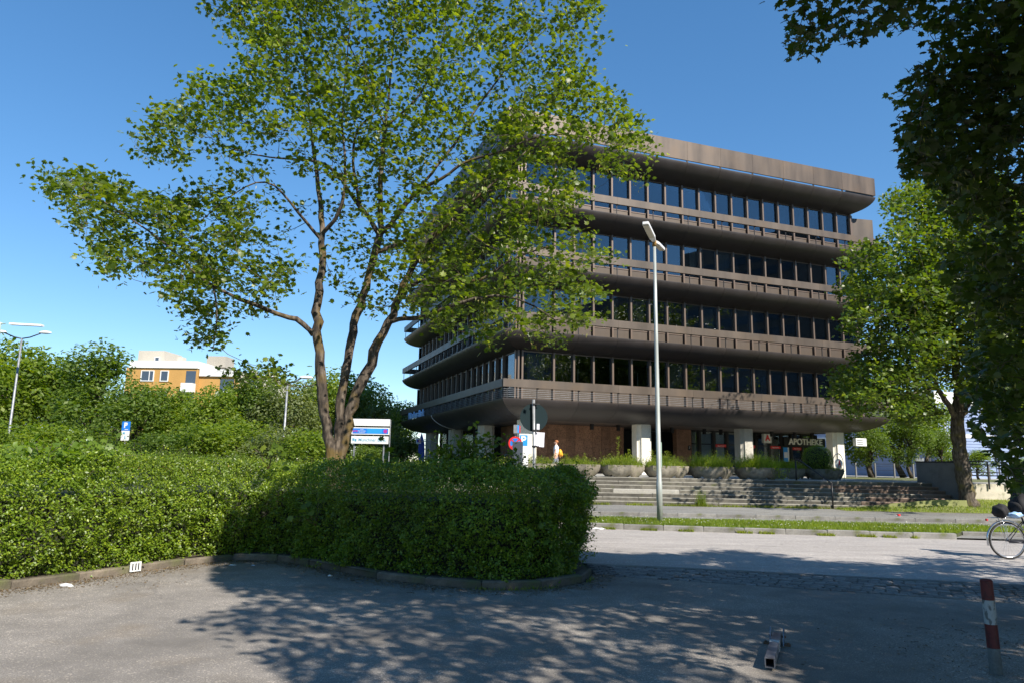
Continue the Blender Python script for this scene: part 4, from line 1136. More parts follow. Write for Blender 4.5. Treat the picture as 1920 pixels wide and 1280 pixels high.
while len(pts) < 3100:
    gx, gy, h = rg.uniform(-5.3, 9.5), rg.uniform(4.5, 14.8), rg.uniform(3.5, 11.2)
    if not inpoly([gx], [gy], SHADE)[0]: continue
    p = np.array([gx + SH[0] * h, gy + SH[1] * h, h])
    if (((p - TC) / (TRAD * 1.12)) ** 2).sum() > 1 or np.linalg.norm(p - [0, 0, 1.6]) < 3: continue
    u, v, w = project(p)
    if w > .5 and -60 < u < 1980 and -60 < v < 1340: continue
    if gx < 3.5 and gy < 8.6 and rg.random() < .6: continue
    pts.append(p)
pts = np.array(pts)
vis = []
while len(vis) < 560:
    q = SIL[0] if rg.random() < .16 else SIL[1]
    q_ = np.array(q); x, y = rg.uniform(q_[:, 0].min(), 1990), rg.uniform(-60, q_[:, 1].max())
    if x < 1925 and not inpoly([x], [max(y, -5)], q)[0]: continue
    Y = rg.uniform(6.0, 8.6); p = at(x, y, Y)
    if p[2] < 1.3: continue
    sx, sy = p[0] - SH[0] * p[2], p[1] - SH[1] * p[2]
    if not inpoly([sx], [sy], SHADE)[0]: continue
    vis.append(p)
vis = np.array(vis)
clus = np.vstack([pts, vis])
ex = []  # extra unseen crown clusters added to shade the hedge
while len(ex) < 420:
    gx, gy, h = rg.uniform(-5.0, 1.6), rg.uniform(9.4, 14.6), rg.uniform(5.5, 12.0)
    p = np.array([gx + SH[0] * h, gy + SH[1] * h, h]); u, v, w = project(p)
    if not inpoly([gx], [gy], SHADE)[0] or (w > .5 and -80 < u < 2000 and -80 < v < 1340): continue
    if (((p - TC) / (TRAD * 1.2)) ** 2).sum() > 1: continue
    ex.append(p)
pts = np.vstack([pts, np.array(ex)]); clus = np.vstack([pts, vis])
nt_ = empty('maple_tree', (9.2, .6, 0)); tag(nt_, 'large dark maple hanging in from the right edge, nearest to the camera', 'tree')
b0 = (9.2, .6)
NT_SK = [[(*b0, 0, .34), (b0[0], b0[1], .8, .27), (b0[0] - .1, b0[1] + .1, 2.4, .24), (b0[0] - .2, b0[1] + .2, 4.2, .2), (8.6, 1.2, 6.5, .14), (8.2, 1.8, 9, .07), (8, 2, 11, .03)],
         [(9.1, .7, 2.6, .14), (8.4, 2.6, 3.9, .11), (7.6, 4.6, 4.8, .08), (6.6, 6.2, 5.4, .05), (5.6, 7.2, 5.6, .025)],
         [(9.0, .8, 3.6, .13), (7.4, 1.8, 5.4, .10), (5.4, 3.2, 6.4, .07), (3.6, 5.0, 6.6, .04), (2.6, 6.2, 6.2, .02)],
         [(9.0, .7, 3.2, .12), (7.6, -.4, 5, .09), (5.6, -1.4, 6.2, .06), (3.4, -2, 6.8, .03)],
         [(9.0, .8, 3.0, .12), (10.6, 2.6, 4.6, .09), (11.6, 4.6, 5.4, .06), (12, 6.5, 5.6, .03)],
         [(8.7, 2, 3.6, .06), (8, 4.2, 3.4, .05), (7.2, 6.0, 3.0, .035), (6.6, 7.0, 2.6, .02)]]
o = grow(NT_SK, clus, rg, .005, .012, 'trunk', M['bark_dark'], nt_, 6); rel(o, nt_)
P1, s1 = leaves_from(pts, 30, .26, (.10, .15), rg, .5)
P2, s2 = leaves_from(vis, 19, .13, (.07, .125), rg, .7)
def inview(P):
    u, v, w = project(P)
    return (w > .3) & (u > -40) & (u < 1945) & (v > -20) & (v < 1300), u, v
def shade_ok(P, C):
    seen, u, v = inview(P); seenc, uc, vc = inview(C)
    j1 = np.array([mnoise.noise(Vector(q) * 1.6) for q in C]) * 60
    insil = inpoly(uc + 18 + j1, vc, SIL[0]) | inpoly(uc + 18 + j1, vc, SIL[1]) | ~seenc
    dd = np.linalg.norm(P - [0, 0, CAMZ], axis=1)
    insil = (insil | ~seenc) & (dd > 6.3)
    insil &= inpoly(u + 22, v, SIL[0]) | inpoly(u + 22, v, SIL[1]) | inpoly(u, v, SIL[0]) | inpoly(u, v, SIL[1])
    gx, gy = P[:, 0] - SH[0] * P[:, 2], P[:, 1] - SH[1] * P[:, 2]
    hx, hy = C[:, 0] - SH[0] * C[:, 2], C[:, 1] - SH[1] * C[:, 2]
    w1 = np.array([mnoise.noise(Vector((x * 1.1, y * 1.1, 1.))) for x, y in zip(hx, hy)])
    gap = np.array([mnoise.noise(Vector((x * .75, y * 1.1, 7.))) for x, y in zip(hx, hy)]) > .27
    return inpoly(gx, gy + np.where(gx > .5, w1 * 1.3, 0), SHADE) & (~seen | insil) & (~gap | seenc | ((hx < 1.3) & (hy > 8.6)))
k = shade_ok(P1, np.repeat(pts, 30, 0)); P1, s1 = P1[k], s1[k]
k = shade_ok(P2, np.repeat(vis, 19, 0)); P2, s2 = P2[k], s2[k]
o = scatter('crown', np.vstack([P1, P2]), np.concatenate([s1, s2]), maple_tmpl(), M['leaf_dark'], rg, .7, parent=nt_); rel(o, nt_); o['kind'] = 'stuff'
k = (rg.random(len(vis)) < .3) & inpoly(project(vis)[0] + 25, project(vis)[1], SIL[1])
P_, s_ = leaves_from(vis[k], 10, .05, (.035, .055), rg, 1.)
o = scatter('seed_cluster', P_ - [0, 0, .06], s_, SEED, M['seed'], rg, .6, parent=nt_, hang=True); rel(o, nt_); o['kind'] = 'stuff'

# ---- background trees: three crowns, copied
def bg_tree(name, m, seed, n=5200, size=.34, lobes=14, cone=0., bark_=M['bark_dark']):
    rg = np.random.default_rng(seed); mb = MB()
    mb.tube([(0, 0, 0), (.05, .02, .15), (.02, -.03, .35), (0, .02, .62)], [.030, .024, .018, .007], 8)
    C_ = []
    for i in range(lobes):
        a = rg.uniform(0, 2 * math.pi); z = rg.uniform(.28, .88); r = (1 - abs(z - .5) * 1.5) * .30 * rg.uniform(.4, 1)
        if cone: r = (1 - z) * .42 * rg.uniform(.4, 1)
        c = np.array([r * math.cos(a), r * math.sin(a), z]); C_.append((c, rg.uniform(.10, .20) * (1 if not cone else .75)))
        mb.tube([(0, 0, z * .6), tuple(c * .6 + np.array([0, 0, z * .3])), tuple(c)], [.010, .006, .002], 4, False)
    tr = mb.mesh('trunk', bark_, True)
    P = []; NR_ = []
    for c, r in C_:
        k = int(n * r ** 2 / sum(q[1] ** 2 for q in C_)); d = rg.normal(0, 1, (k, 3)); d /= np.linalg.norm(d, axis=1, keepdims=True)
        nn = 1 + .35 * np.array([mnoise.noise(Vector(v * 2.5 + c * 7)) for v in d])
        NR_.append(d)
        P.append(c + d * (r * nn * rg.uniform(.6, 1.08, k))[:, None] * [1, 1, .8])
    P = np.vstack(P)
    o = scatter('crown', P, rg.uniform(.6, 1.25, len(P)) * size / 10, OVAL, m, rg, .7, face=np.vstack(NR_) + [0, 0, .5], facew=.75)
    me = o.data; bpy.data.objects.remove(o)
    return tr, me
BG = [bg_tree('a', M['leaf_bg1'], 1), bg_tree('b', M['leaf_bg2'], 2, 6200, .30, 18), bg_tree('c', M['leaf_bg3'], 3, 5200, .30, 12), bg_tree('d', M['leaf_bg1'], 4, 5600, .32, 22), bg_tree('e', M['leaf_bg2'], 5, 5200, .26, 20, 1.)]
def put_tree(kind, x, y, h, label, group, wide=1., rz=None, z=0, cat='tree', name='background_tree'):
    r_ = empty(name, (x, y, z), rz if rz is not None else random.uniform(0, 6.28)); r_.scale = (h * wide, h * wide, h)
    tag(r_, label, cat, group)
    t_, c_ = BG[kind]; inst('trunk', t_, r_); o = inst('crown', c_, r_); o['kind'] = 'stuff'
    return r_
G1 = 'trees along the far side of the car park'
def ptop(px, py, Y): return at(px, py, Y)
rows_ = [  # px of centre, py of top, distance, kind, width, label
    (-60, 660, 46, 0, 1.2, 'mid green tree cut by the left picture edge behind the street lamps'),
    (30, 640, 50, 0, 1.1, 'broad green tree behind the two lamps at the far left'),
    (110, 668, 52, 4, 1.2, 'rounded tree between the left lamps and the dark tree'),
    (195, 642, 48, 4, 1.35, 'dark upright tree left of the orange apartment block'),
    (265, 712, 44, 1, 1.2, 'dark tree below the left end of the apartment block'),
    (330, 728, 46, 0, 1.2, 'green tree below the orange apartment wall'),
    (405, 722, 40, 3, 1.0, 'yellowish green tree below the apartment balcony'),
    (480, 690, 52, 1, 1.0, 'dark tree right of the apartment block'),
    (545, 712, 50, 2, 1.1, 'grey green willow like tree behind the third lamp'),
    (600, 700, 60, 3, 1.0, 'tree visible just left of the maple stems'),
    (655, 700, 62, 0, 1.2, 'bright green tree behind the maple stems'),
    (700, 726, 60, 2, .9, 'grey green tree above the white sign board'),
    (748, 745, 66, 1, .9, 'dark tree beside the left end of the office building'),
]
for px, py, Y, kd, wd, lb in rows_:
    p = ptop(px, py, Y); put_tree(kd, p[0], p[1], p[2] * 1.04, lb, G1, wd)
G2 = 'trees in the second row behind the car park'
for px, py, Y, kd, lb in [(-10, 680, 70, 3, 'tree in the second row at the far left edge'), (75, 690, 72, 1, 'dark tree in the second row behind the left lamps'), (150, 700, 74, 0, 'tree filling the gap left of the dark upright tree'),
                          (230, 745, 70, 3, 'low tree in front of the apartment block left end'), (300, 760, 66, 1, 'dark low tree under the orange wall'), (370, 755, 72, 2, 'grey green tree under the apartment block'), (450, 735, 76, 0, 'green tree right below the cream stair wing'),
                          (520, 735, 78, 3, 'green tree far behind the third lamp'), (585, 735, 80, 1, 'dark tree far behind the maple stems'), (640, 740, 82, 2, 'pale tree far behind the maple stems'), (690, 755, 84, 0, 'tree far behind the white sign board'), (735, 770, 86, 3, 'tree far behind the bank corner')]:
    p = ptop(px, py, Y); put_tree(kd, p[0], p[1], p[2], lb, G2, 1.25)
# bushes closer in, in front of the trees
G3 = 'bushes between the hedge and the far trees'
for px, py, Y, kd, lb in [(-20, 770, 24, 3, 'leafy bush at the left edge below the lamps'), (70, 785, 26, 0, 'bush right of the left lamp foot'), (150, 790, 27, 3, 'bright bush left of the blue parking sign'), (215, 822, 33, 0, 'low bush under the parking sign'),
                          (300, 800, 30, 1, 'dark bush right of the parking sign'), (380, 785, 31, 0, 'bush below the yellowish tree'), (455, 775, 34, 3, 'light bush left of the third lamp'), (530, 790, 32, 2, 'grey green bush at the foot of the third lamp'),
                          (585, 800, 30, 0, 'bush left of the maple stems'), (690, 828, 46, 1, 'dark bush behind the white sign board'), (745, 800, 58, 2, 'grey green bush beside the blue banner'), (765, 815, 60, 0, 'green bush left of the bank corner'), (715, 800, 60, 3, 'bush behind the right post of the sign board')]:
    p = ptop(px, py, Y); h = max(p[2], 1.6) ; put_tree(kd, p[0], p[1], h * 1.08, lb, G3, 1.5 if h < 4 else 1.3, z=-h * .10, cat='bush', name='bush')
# trees right of the office building
G4 = 'dark trees right of the office building'
for x, y, h, kd, lb in [(23.8, 47.5, 3.6, 1, 'low dark tree right behind the right column'), (26.9, 48.4, 4.2, 1, 'low dark bushy tree between the two dark trees by the hall'), (29.6, 49.5, 3.6, 1, 'low dark tree left of the wing wall top'), (25.0, 50.0, 6.6, 1, 'dark tree just right of the pharmacy corner'), (28.3, 52.0, 7.0, 1, 'dark tree with a pale trunk in front of the blue hall'), (30.6, 52.5, 5.6, 0, 'lighter tree in front of the left face of the blue hall')]:
    put_tree(kd, x, y, h, lb, G4, 1.15, z=TZ)
for x, y, h, kd, lb in [(31.8, 49.0, 2.2, 0, 'round bush showing above the wing wall'), (33.5, 47.0, 1.7, 3, 'small bush right of the wing wall top'), (31.2, 41, 1.5, 0, 'bush behind the railing on the right'), (28.2, 38.5, 1.2, 3, 'low bush between railing and tree trunk')]:
    put_tree(kd, x, y, h, lb, 'bushes on the terrace at the right', 1.6, z=TZ - .15, cat='bush', name='bush')
# high rise flats across the junction, out of the picture; they are what the lower windows mirror
tw = empty('tower_block', (95, -75, 0)); tag(tw, 'grey high rise flats outside the picture, mirrored in the lower office windows', 'building')
mb = MB(); mb.box((0, 0, 0), (12, 53, 39)); mb.box((0, 53.01, 0), (12, 78, 45)); mb.box((0, 78.01, 0), (12, 120, 28)); mb.build('wall', M['concrete'], tw)
for y0, y1, zt in ((0, 53, 39), (53.2, 78, 45), (78.2, 120, 28)):
    for fl in range(int(zt / 2.9) - 1):
        mb = MB(); mb.box((-.08, y0 + .6, 2.2 + fl * 2.9), (-.01, y1 - .6, 3.8 + fl * 2.9)); mb.build('window_band', M['win_dark'], tw)
for i, (x, y, h) in enumerate(((-34, -24, 12), (-22, -28, 14), (-8, -30, 11), (8, -34, 13), (52, -22, 13), (58, -8, 15), (60, 6, 13), (56, -38, 14))):
    put_tree((0, 3, 1, 0, 3, 1, 0, 3)[i], x, y, h, ('leftmost tree of the row behind the photographer, outside the picture', 'second tree of the row behind the photographer, dark and upright', 'third tree of the row behind the photographer, rather low', 'rightmost tall tree of the row straight behind the photographer', 'street tree outside the picture at the right, nearest of its group', 'broad street tree outside the picture right, middle of its group', 'street tree outside the picture right, farthest along the road', 'street tree outside the picture, far behind the near maple')[i], 'street trees mirrored in the windows', 1.0)

# =================================================================== hedge
HP = [(-12.5, -4), (-9.2, 3.2), (-7.65, 6.5), (-6.25, 9.1), (-5.6, 10.2), (-4.9, 11.7), (-4.15, 12.3), (-3.45, 12.0), (-2.6, 11.25), (-1.8, 10.55), (-.65, 9.95), (0., 9.85), (.62, 10.1), (1.0, 10.6), (1.12, 11.3), (1.15, 13.2), (-3.5, 15.4), (-9, 15.5), (-16, 8)]
rg = np.random.default_rng(404)
hd = empty('hedge', (-2, 11, 0)); tag(hd, 'long thick green hedge with a rounded right end bordering the car park', 'hedge')
def hz(x, y):
    left = max(0, min(1, (-3.5 - x) / 4))
    return 1.56 + .10 * left + .17 * mnoise.noise(Vector((x * .8, y * .8, 0))) + .09 * mnoise.noise(Vector((x * 2.3, y * 2.3, 5)))
P_ = []; Nn = []
ed = [(np.array(a), np.array(b_)) for a, b_ in zip(HP, HP[1:] + HP[:1])]
vn = [None] * len(HP)
for i in range(len(HP)):
    a, c = np.array(HP[i - 1]), np.array(HP[(i + 1) % len(HP)]); t = (c - a) / np.linalg.norm(c - a); vn[i] = np.array([t[1], -t[0]])
def tuftn(x, y, z):
    return mnoise.noise(Vector((x * 13, y * 13, z * 13))) + .5 * mnoise.noise(Vector((x * 6, y * 6, z * 6 + 4)))
def lump(x, y, z):
    return .55 * mnoise.noise(Vector((x * 1.1, y * 1.1, z * 1.3))) + .45 * mnoise.noise(Vector((x * 2.9, y * 2.9, z * 2.9 + 3))) + .28 * mnoise.noise(Vector((x * 7, y * 7, z * 7 + 9)))
for ei, (a, b_) in enumerate(ed):
    d = b_ - a; L = np.linalg.norm(d)
    front = 1 <= ei <= 15
    n = int(L * 1.6 * ((8000 if ei in (12, 13, 14) else 4800) if front else 300))
    if ei == 0: n = 600
    t = rg.random(n); base = a + d * t[:, None]
    nrm = vn[ei] * (1 - t[:, None]) + vn[(ei + 1) % len(HP)] * t[:, None]; nrm /= np.linalg.norm(nrm, axis=1, keepdims=True)
    top = np.array([hz(*q) for q in base]) + .02
    u = rg.random(n); z = .03 + u * (top - .03)
    bul = .08 + .10 * np.sin(u * math.pi) - .26 * np.clip((u - .74) / .26, 0, 1) ** 2 - .05
    nz = np.array([lump(bx, by, zz) for (bx, by), zz in zip(base, z)])
    tn = np.array([tuftn(bx, by, zz) for (bx, by), zz in zip(base, z)])
    if ei >= 12: bul = bul - .10
    off = bul + .36 * nz + .13 * tn - rg.random(n) ** 2 * .20 + .16 * (rg.random(n) < .02) * rg.random(n)
    keep = (nz > -.45) & (tn > -.42)
    pp = base + nrm * off[:, None]
    P_.append(np.column_stack([pp, z])[keep]); Nn.append(np.column_stack([nrm, np.full(n, .45)])[keep])
n = 42000
xy = rand_in([q for q in HP[1:]], n, rg)
dist = np.full(n, 9.)
for a, b_ in ed[1:-1]:
    d = b_ - a; tt = np.clip(((xy - a) @ d) / (d @ d), 0, 1); dist = np.minimum(dist, np.linalg.norm(xy - a - tt[:, None] * d, axis=1))
k = dist > .06 + .1 * rg.random(n); xy = xy[k]; dist = dist[k]; n = len(xy)
hh = np.array([hz(x, y) for x, y in xy]) - .16 * np.clip(1 - dist / .45, 0, 1) ** 1.6
zz = hh - .03 + .20 * np.array([lump(x, y, 4.) for x, y in xy]) + rg.normal(0, .03, n) + .10 * (rg.random(n) < .05) * rg.random(n)
P_.append(np.column_stack([xy, zz])); Nn.append(np.tile([0, -.2, 1.], (n, 1)))
xy = rand_in(HP[1:], 110000, rg); dist = np.full(len(xy), 9.)
for a, b_ in ed[1:-4]:
    d = b_ - a; tt = np.clip(((xy - a) @ d) / (d @ d), 0, 1); dist = np.minimum(dist, np.linalg.norm(xy - a - tt[:, None] * d, axis=1))
xy = xy[(dist < 1.7) & (dist > .16)]; n = len(xy)
hh = np.array([hz(x, y) for x, y in xy])
P_.append(np.column_stack([xy, .92 + (hh - .94) * rg.random(n)])); Nn.append(np.tile([0, -.4, 1.], (n, 1)))
P_ = np.vstack(P_); Nn = np.vstack(Nn); Nn /= np.linalg.norm(Nn, axis=1, keepdims=True)
o = scatter('foliage', P_, rg.uniform(.026, .052, len(P_)), OVAL, M['leaf_hedge'], rg, .62, face=Nn, facew=.6, parent=hd); rel(o, hd); o['kind'] = 'stuff'
# inner twig mass as a solid dark core that blocks light
IN = []
cx = np.array(HP)
for i in range(len(HP)):
    a, b_, c = np.array(HP[i - 1]), np.array(HP[i]), np.array(HP[(i + 1) % len(HP)])
    t = (c - a) / np.linalg.norm(c - a); nn = np.array([t[1], -t[0]]); IN.append(tuple(b_ - nn * .40))
mb = MB(); mb.prism(IN, .09, 1.05); o = mb.build('shade_core', M['hedge_core'], hd); rel(o, hd)
# twigs sticking out
mb = MB()
tips = []
for _ in range(420):
    x, y = rand_in(HP[1:], 1, rg)[0]
    if y > 14.8 : continue
    z = hz(x, y); h = rg.uniform(.06, .22); dx, dy = rg.normal(0, .05, 2)
    mb.tube([(x, y, z - .1), (x + dx * .5, y + dy * .5, z + h * .5), (x + dx, y + dy, z + h)], [.003, .0025, .0015], 3, False)
    for t in (.3, .5, .7, .85, 1.): tips.append((x + dx * t + rg.normal(0, .012), y + dy * t + rg.normal(0, .012), z + h * t))
for ei in list(range(2, 15)):
    a, b_ = ed[ei]; d = b_ - a
    for _ in range(int(np.linalg.norm(d) * (60 if ei > 9 else 34))):
        t = rg.random(); base = a + d * t; nr = vn[ei] * (1 - t) + vn[ei + 1] * t; nr = nr / np.linalg.norm(nr)
        z = rg.uniform(.15, 1.5); h = rg.uniform(.08, .26) ; up_ = rg.uniform(-.05, .16); sd = rg.normal(0, .05, 2)
        p0 = base + nr * .02; q1 = base + nr * h + sd
        mb.tube([(p0[0], p0[1], z), (*(p0 * .5 + q1 * .5), z + up_ * .6), (*q1, z + up_)], [.003, .0025, .0015], 3, False)
        for u in (.25, .45, .6, .75, .88, 1.):
            tips.append((*(p0 * (1 - u) + q1 * u + rg.normal(0, .014, 2)), z + up_ * u + rg.normal(0, .012)))
o = mb.build('shoot', M['bark'], hd); rel(o, hd); o['kind'] = 'stuff'
o = scatter('shoot_leaves', np.array(tips), rg.uniform(.03, .055, len(tips)), OVAL, M['leaf_hedge'], rg, .7, parent=hd); rel(o, hd); o['kind'] = 'stuff'

# climbers and seedlings in the hedge
def plant(name, label, cat, base, shoots, leaf, size, tmpl, m, per, spread=.09, seed=0):
    rg = np.random.default_rng(seed); r_ = empty(name, base); tag(r_, label, cat)
    L = []
    for (dx, dy, z0, h, bend) in shoots:
        mb = MB()
        pts = [(dx + bend * (t ** 2), dy, z0 + h * t) for t in (0, .25, .5, .75, 1)]
        mb.tube(pts, [.010, .008, .006, .004, .002], 5, False); mb.build('stem', M['bark'], r_)
        for _ in range(per):
            t = rg.random() ** .8; L.append((dx + bend * t ** 2 + rg.normal(0, spread * (1.15 - t * .6)), dy + rg.normal(0, spread * .9), z0 + h * t + rg.normal(0, .03)))
    o = scatter('leaves', np.array(L), rg.uniform(size[0], size[1], len(L)), tmpl, m, rg, .6, parent=r_); o['kind'] = 'stuff'
    return r_
rr = random.Random(8)
p = at(893, 860, 11.4)
plant('bramble_shrub', 'leafy shrub with upright shoots poking above the hedge before the office corner', 'shrub', (p[0], p[1], 0), [(rr.uniform(-.62, .5), rr.uniform(-.3, .3), 1.3, rr.uniform(.35, .75), rr.uniform(-.12, .12)) for q in range(34)] + [(-.05, 0, 1.3, .95, .03), (.22, 0, 1.3, .78, -.02), (-.3, 0, 1.3, .72, .04), (.55, -.1, 1.3, .5, .05)], 0, (.06, .12), OVAL, M['leaf_maple'], 44, .10, 1)
for i, (px, Y, h) in enumerate([(20, 9.6, .25), (70, 9.9, .32), (120, 10.2, .26), (165, 10.4, .2)]):
    p = at(px, 860, Y)
    plant('climbing_vine', ('pale green vine over the hedge at the left picture edge', 'pale green vine on the hedge top below the left lamp pole', 'pale green vine on the hedge right of the left lamp pole', 'last patch of pale vine on the hedge, left of the parking sign')[i], 'vine', (p[0], p[1], 0),
          [(rr.uniform(-.4, .4), rr.uniform(-.35, .4), 1.5 - .35 * (q % 3 == 0), rr.uniform(.1, 1) * h, rr.uniform(-.2, .2)) for q in range(9)], 0, (.07, .13), OVAL, M['leaf_vine'], 26, .12, 10 + i)
for i, (px, py, Y, sz, lb) in enumerate([(500, 850, 11.9, .15, 'maple seedling with large leaves on the hedge left of the maple stems'), (190, 842, 10.4, .13, 'maple seedling with pale leaves on the sunlit left hedge'), (1000, 985, 10.05, .12, 'bright maple seedling growing out of the shaded hedge front'), (985, 940, 9.95, .11, 'upper maple seedling in the shaded hedge right of the shrub'), (720, 870, 11.4, .15, 'maple seedling on the shaded hedge top under the sign board'), (590, 955, 11.2, .12, 'maple seedling in the shaded hedge near its inner corner')]):
    p = at(px, py, Y); rg2 = np.random.default_rng(60 + i); r_ = empty('maple_seedling', tuple(p)); tag(r_, lb, 'seedling')
    n = 16; L = rg2.normal(0, 1, (n, 3)) * [.22, .07, .13]; mb = MB()
    for v in L[:8]: mb.tube([(0, .12, -.25), tuple(v * .5 + np.array([0, .05, -.05])), tuple(v)], [.005, .004, .002], 4, False)
    mb.build('stems', M['bark'], r_)
    scatter('leaf_blades', L + [0, -.06, 0], rg2.uniform(.75, 1.1, n) * sz, maple_tmpl(), M['leaf_vine'] if i in (1, 2) else M['leaf_maple'], rg2, .45, face=np.tile([0, -.8, .6], (n, 1)), facew=.8, parent=r_)['kind'] = 'stuff'

# leaf litter and debris by the kerb and under the near tree
rg = np.random.default_rng(77)
L = []
for a, b_ in zip(KL[1:-1], KL[2:]):
    a, b_ = np.array(a), np.array(b_); d = b_ - a; ln = np.linalg.norm(d); nn = np.array([d[1], -d[0]]) / ln
    n = int(ln * 800); t = rg.random(n); off = np.abs(rg.normal(0, .22, n))
    q = a + d * t[:, None] + nn * off[:, None]; L.append(np.column_stack([q, np.full(n, .004)]))
q = rg.normal(0, 1, (2600, 2)) * [.75, .9] + [4.9, 6.4]; L.append(np.column_stack([q, np.full(len(q), .004)]))
q = rg.normal(0, 1, (260, 2)) * [.45, .3] + [-5.2, 9.6]; L.append(np.column_stack([q, np.full(len(q), .006)]))
L = np.vstack(L)
LEAFL = leafmat('dry_leaf', [(.12, .075, .04), (.20, .14, .08), (.08, .05, .03), (.26, .21, .13)], .1)
tag(scatter('dry_leaf_litter', L, rg.uniform(.008, .038, len(L)), OVAL, LEAFL, rg, .22), 'brown dry leaf litter gathered along the kerb and under the near tree', 'leaf litter', kind='stuff')
mb = MB()
for _ in range(150):
    i = rg.integers(0, len(L)); x, y, _z = L[i]; a = rg.uniform(0, 3.14); l = rg.uniform(.04, .16)
    mb.tube([(x, y, .006), (x + l * .5 * math.cos(a), y + l * .5 * math.sin(a), .012), (x + l * math.cos(a + .2), y + l * math.sin(a + .2), .006)], .0025, 3)
tag(mb.build('fallen_twigs', M['bark']), 'thin fallen twigs lying in the litter beside the kerb', 'twigs', kind='stuff')
q = []
for a, b_ in zip(KL[5:-1], KL[6:]):
    a, b_ = np.array(a), np.array(b_); d = b_ - a; ln = np.linalg.norm(d); nn = np.array([d[1], -d[0]]) / ln
    for _ in range(int(ln * 120)):
        t = random.random(); pp = a + d * t
        if mnoise.noise(Vector((pp[0] * 1.5, pp[1] * 1.5, 2))) > .05: q.append(pp + nn * abs(random.gauss(0, .05)))
q = np.array(q); tag(blades('kerb_grass', q, 0, RNG.uniform(.02, .07, len(q)), M['weed'], RNG, .006, .6), 'small grass tufts growing at the foot of the car park kerb', 'grass', kind='stuff')
# litter
def crumple(name, label, loc, size, m, seed, flat=.35):
    rg = random.Random(seed); bm = bmesh.new(); bmesh.ops.create_icosphere(bm, subdivisions=2, radius=1)
    for v in bm.verts:
        k = .7 + .5 * mnoise.noise(v.co * 1.7 + Vector((seed, 0, 0))); v.co = Vector((v.co.x * size[0] * k, v.co.y * size[1] * k, max(-.2, v.co.z) * size[2] * k))
    me = bpy.data.meshes.new(name); bm.to_mesh(me); bm.free(); me.materials.append(m)
    o = inst(name, me, None, (loc[0], loc[1], loc[2] + .2 * size[2]), rg.uniform(-.3, .3)); tag(o, label, 'litter'); return o
crumple('crumpled_paper', 'crumpled white paper on the asphalt at the left', (-5.50, 9.28, .0), (.15, .06, .035), M['white'], 1)
crumple('crumpled_paper', 'small white paper scrap near the hedge inner corner', (-4.2, 11.3, 0), (.07, .03, .02), M['white'], 2)
crumple('crumpled_paper', 'flat pale scrap at the kerb in the tree shadow edge', (-3.9, 11.35, 0), (.05, .02, .01), M['paper'], 3)
crumple('crumpled_paper', 'white scrap at the shaded kerb below the hedge', (-2.5, 10.45, 0), (.045, .03, .02), M['white'], 4)
crumple('crumpled_paper', 'white paper heap on the verge kerb beside the hedge end', (2.3, 18.75, 0), (.22, .08, .05), M['white'], 5)
o = crumple('squashed_carton', 'squashed red and white carton lying on the far pavement', (13.1, 24.6, .118), (.14, .07, .05), M['white'], 6)
mb = MB(); mb.box((-.04, -.075, .0), (.04, .03, .055)); mb.build('red_print', M['red'], o)
r_ = empty('white_tag', (-5.23, 10.42, .02), R(58)); tag(r_, 'small white plate with dark marks leaning on the left kerb', 'tag')
mb = MB(); mb.box((-.08, -.012, 0), (.08, 0, .13)); mb.build('plate', M['white'], r_)
for dx in (-.045, 0.0, .04):
    mb = MB(); mb.box((dx - .008, -.0155, .02), (dx + .008, -.0121, .11)); mb.build('dark_mark', M['dark_metal'], r_)

# =================================================================== lamps
lm = empty('street_lamp', (4.2, 20.35, .09)); tag(lm, 'tall grey street lamp with two flat heads on the verge in front of the office', 'street lamp', 'street lamps')
mb = MB(); mb.tube([(0, 0, 0), (0, 0, 1.1), (0, 0, 1.12), (-.02, 0, 5), (-.03, 0, 8.0)], [.082, .080, .070, .055, .042], 16); mb.build('pole', M['pole_grey'], lm, True)
mb = MB(); mb.tube([(-.03, 0, 7.93), (-.03, 0, 8.1)], .062, 12); mb.build('joint', stone('rusty_joint', (.42, .24, .06), .3), lm, True)
mb = MB(); mb.box((-.085, -.02, .62), (-.0, .02, 1.0)); mb.box((.06, -.0, 1.5), (.085, .05, 2.2)); mb.build('service_door', M['pole_green'], lm)
for sgn, nm in ((-1, 'near'), (1, 'far')):
    hd_ = MB(); L = 1.3; hw = .09
    hd_.prism([(-.05, .06), (.05, .06), (hw, .35), (hw, L), (hw * .8, L + .05), (-hw * .8, L + .05), (-hw, L), (-hw, .35)], .01, .085)
    o = hd_.build('lamp_head', M['lamp_white'], lm, False, (-.03, 0, 8.03)); 
    o.rotation_euler = (R(6), 0, R(180 - 22) if sgn < 0 else R(-22 + 0))
    g = MB(); g.box((-hw * .8, .38, -.012), (hw * .8, L - .03, .009)); g.build('lamp_glass', M['lamp_glass'], o)
def arm_lamp(loc, H, label, rz, reach=1.25):
    r_ = empty('street_lamp', loc, rz); tag(r_, label, 'street lamp', 'street lamps')
    mb = MB(); mb.tube([(0, 0, 0), (0, 0, 1.2), (0, 0, H)], [.09, .075, .05], 10); mb.build('pole', M['galv'], r_, True)
    for s in (-1, 1):
        mb = MB(); mb.tube([(0, 0, H - .03), (s * reach * .35, 0, H + .05), (s * reach * .8, 0, H + .28)], .035, 8); mb.build('arm', M['dark_metal'], r_, True)
        bm = bmesh.new(); bmesh.ops.create_icosphere(bm, subdivisions=3, radius=1)
        for v in bm.verts: v.co = Vector((v.co.x * .36, v.co.y * .14, v.co.z * (.11 if v.co.z > 0 else .07)))
        me = bpy.data.meshes.new('lamp_head'); bm.to_mesh(me); bm.free(); me.materials.append(M['lamp_white'])
        me.polygons.foreach_set('use_smooth', [True] * len(me.polygons))
        inst('lamp_head', me, r_, (s * (reach * .8 + .25), 0, H + .32))
    return r_
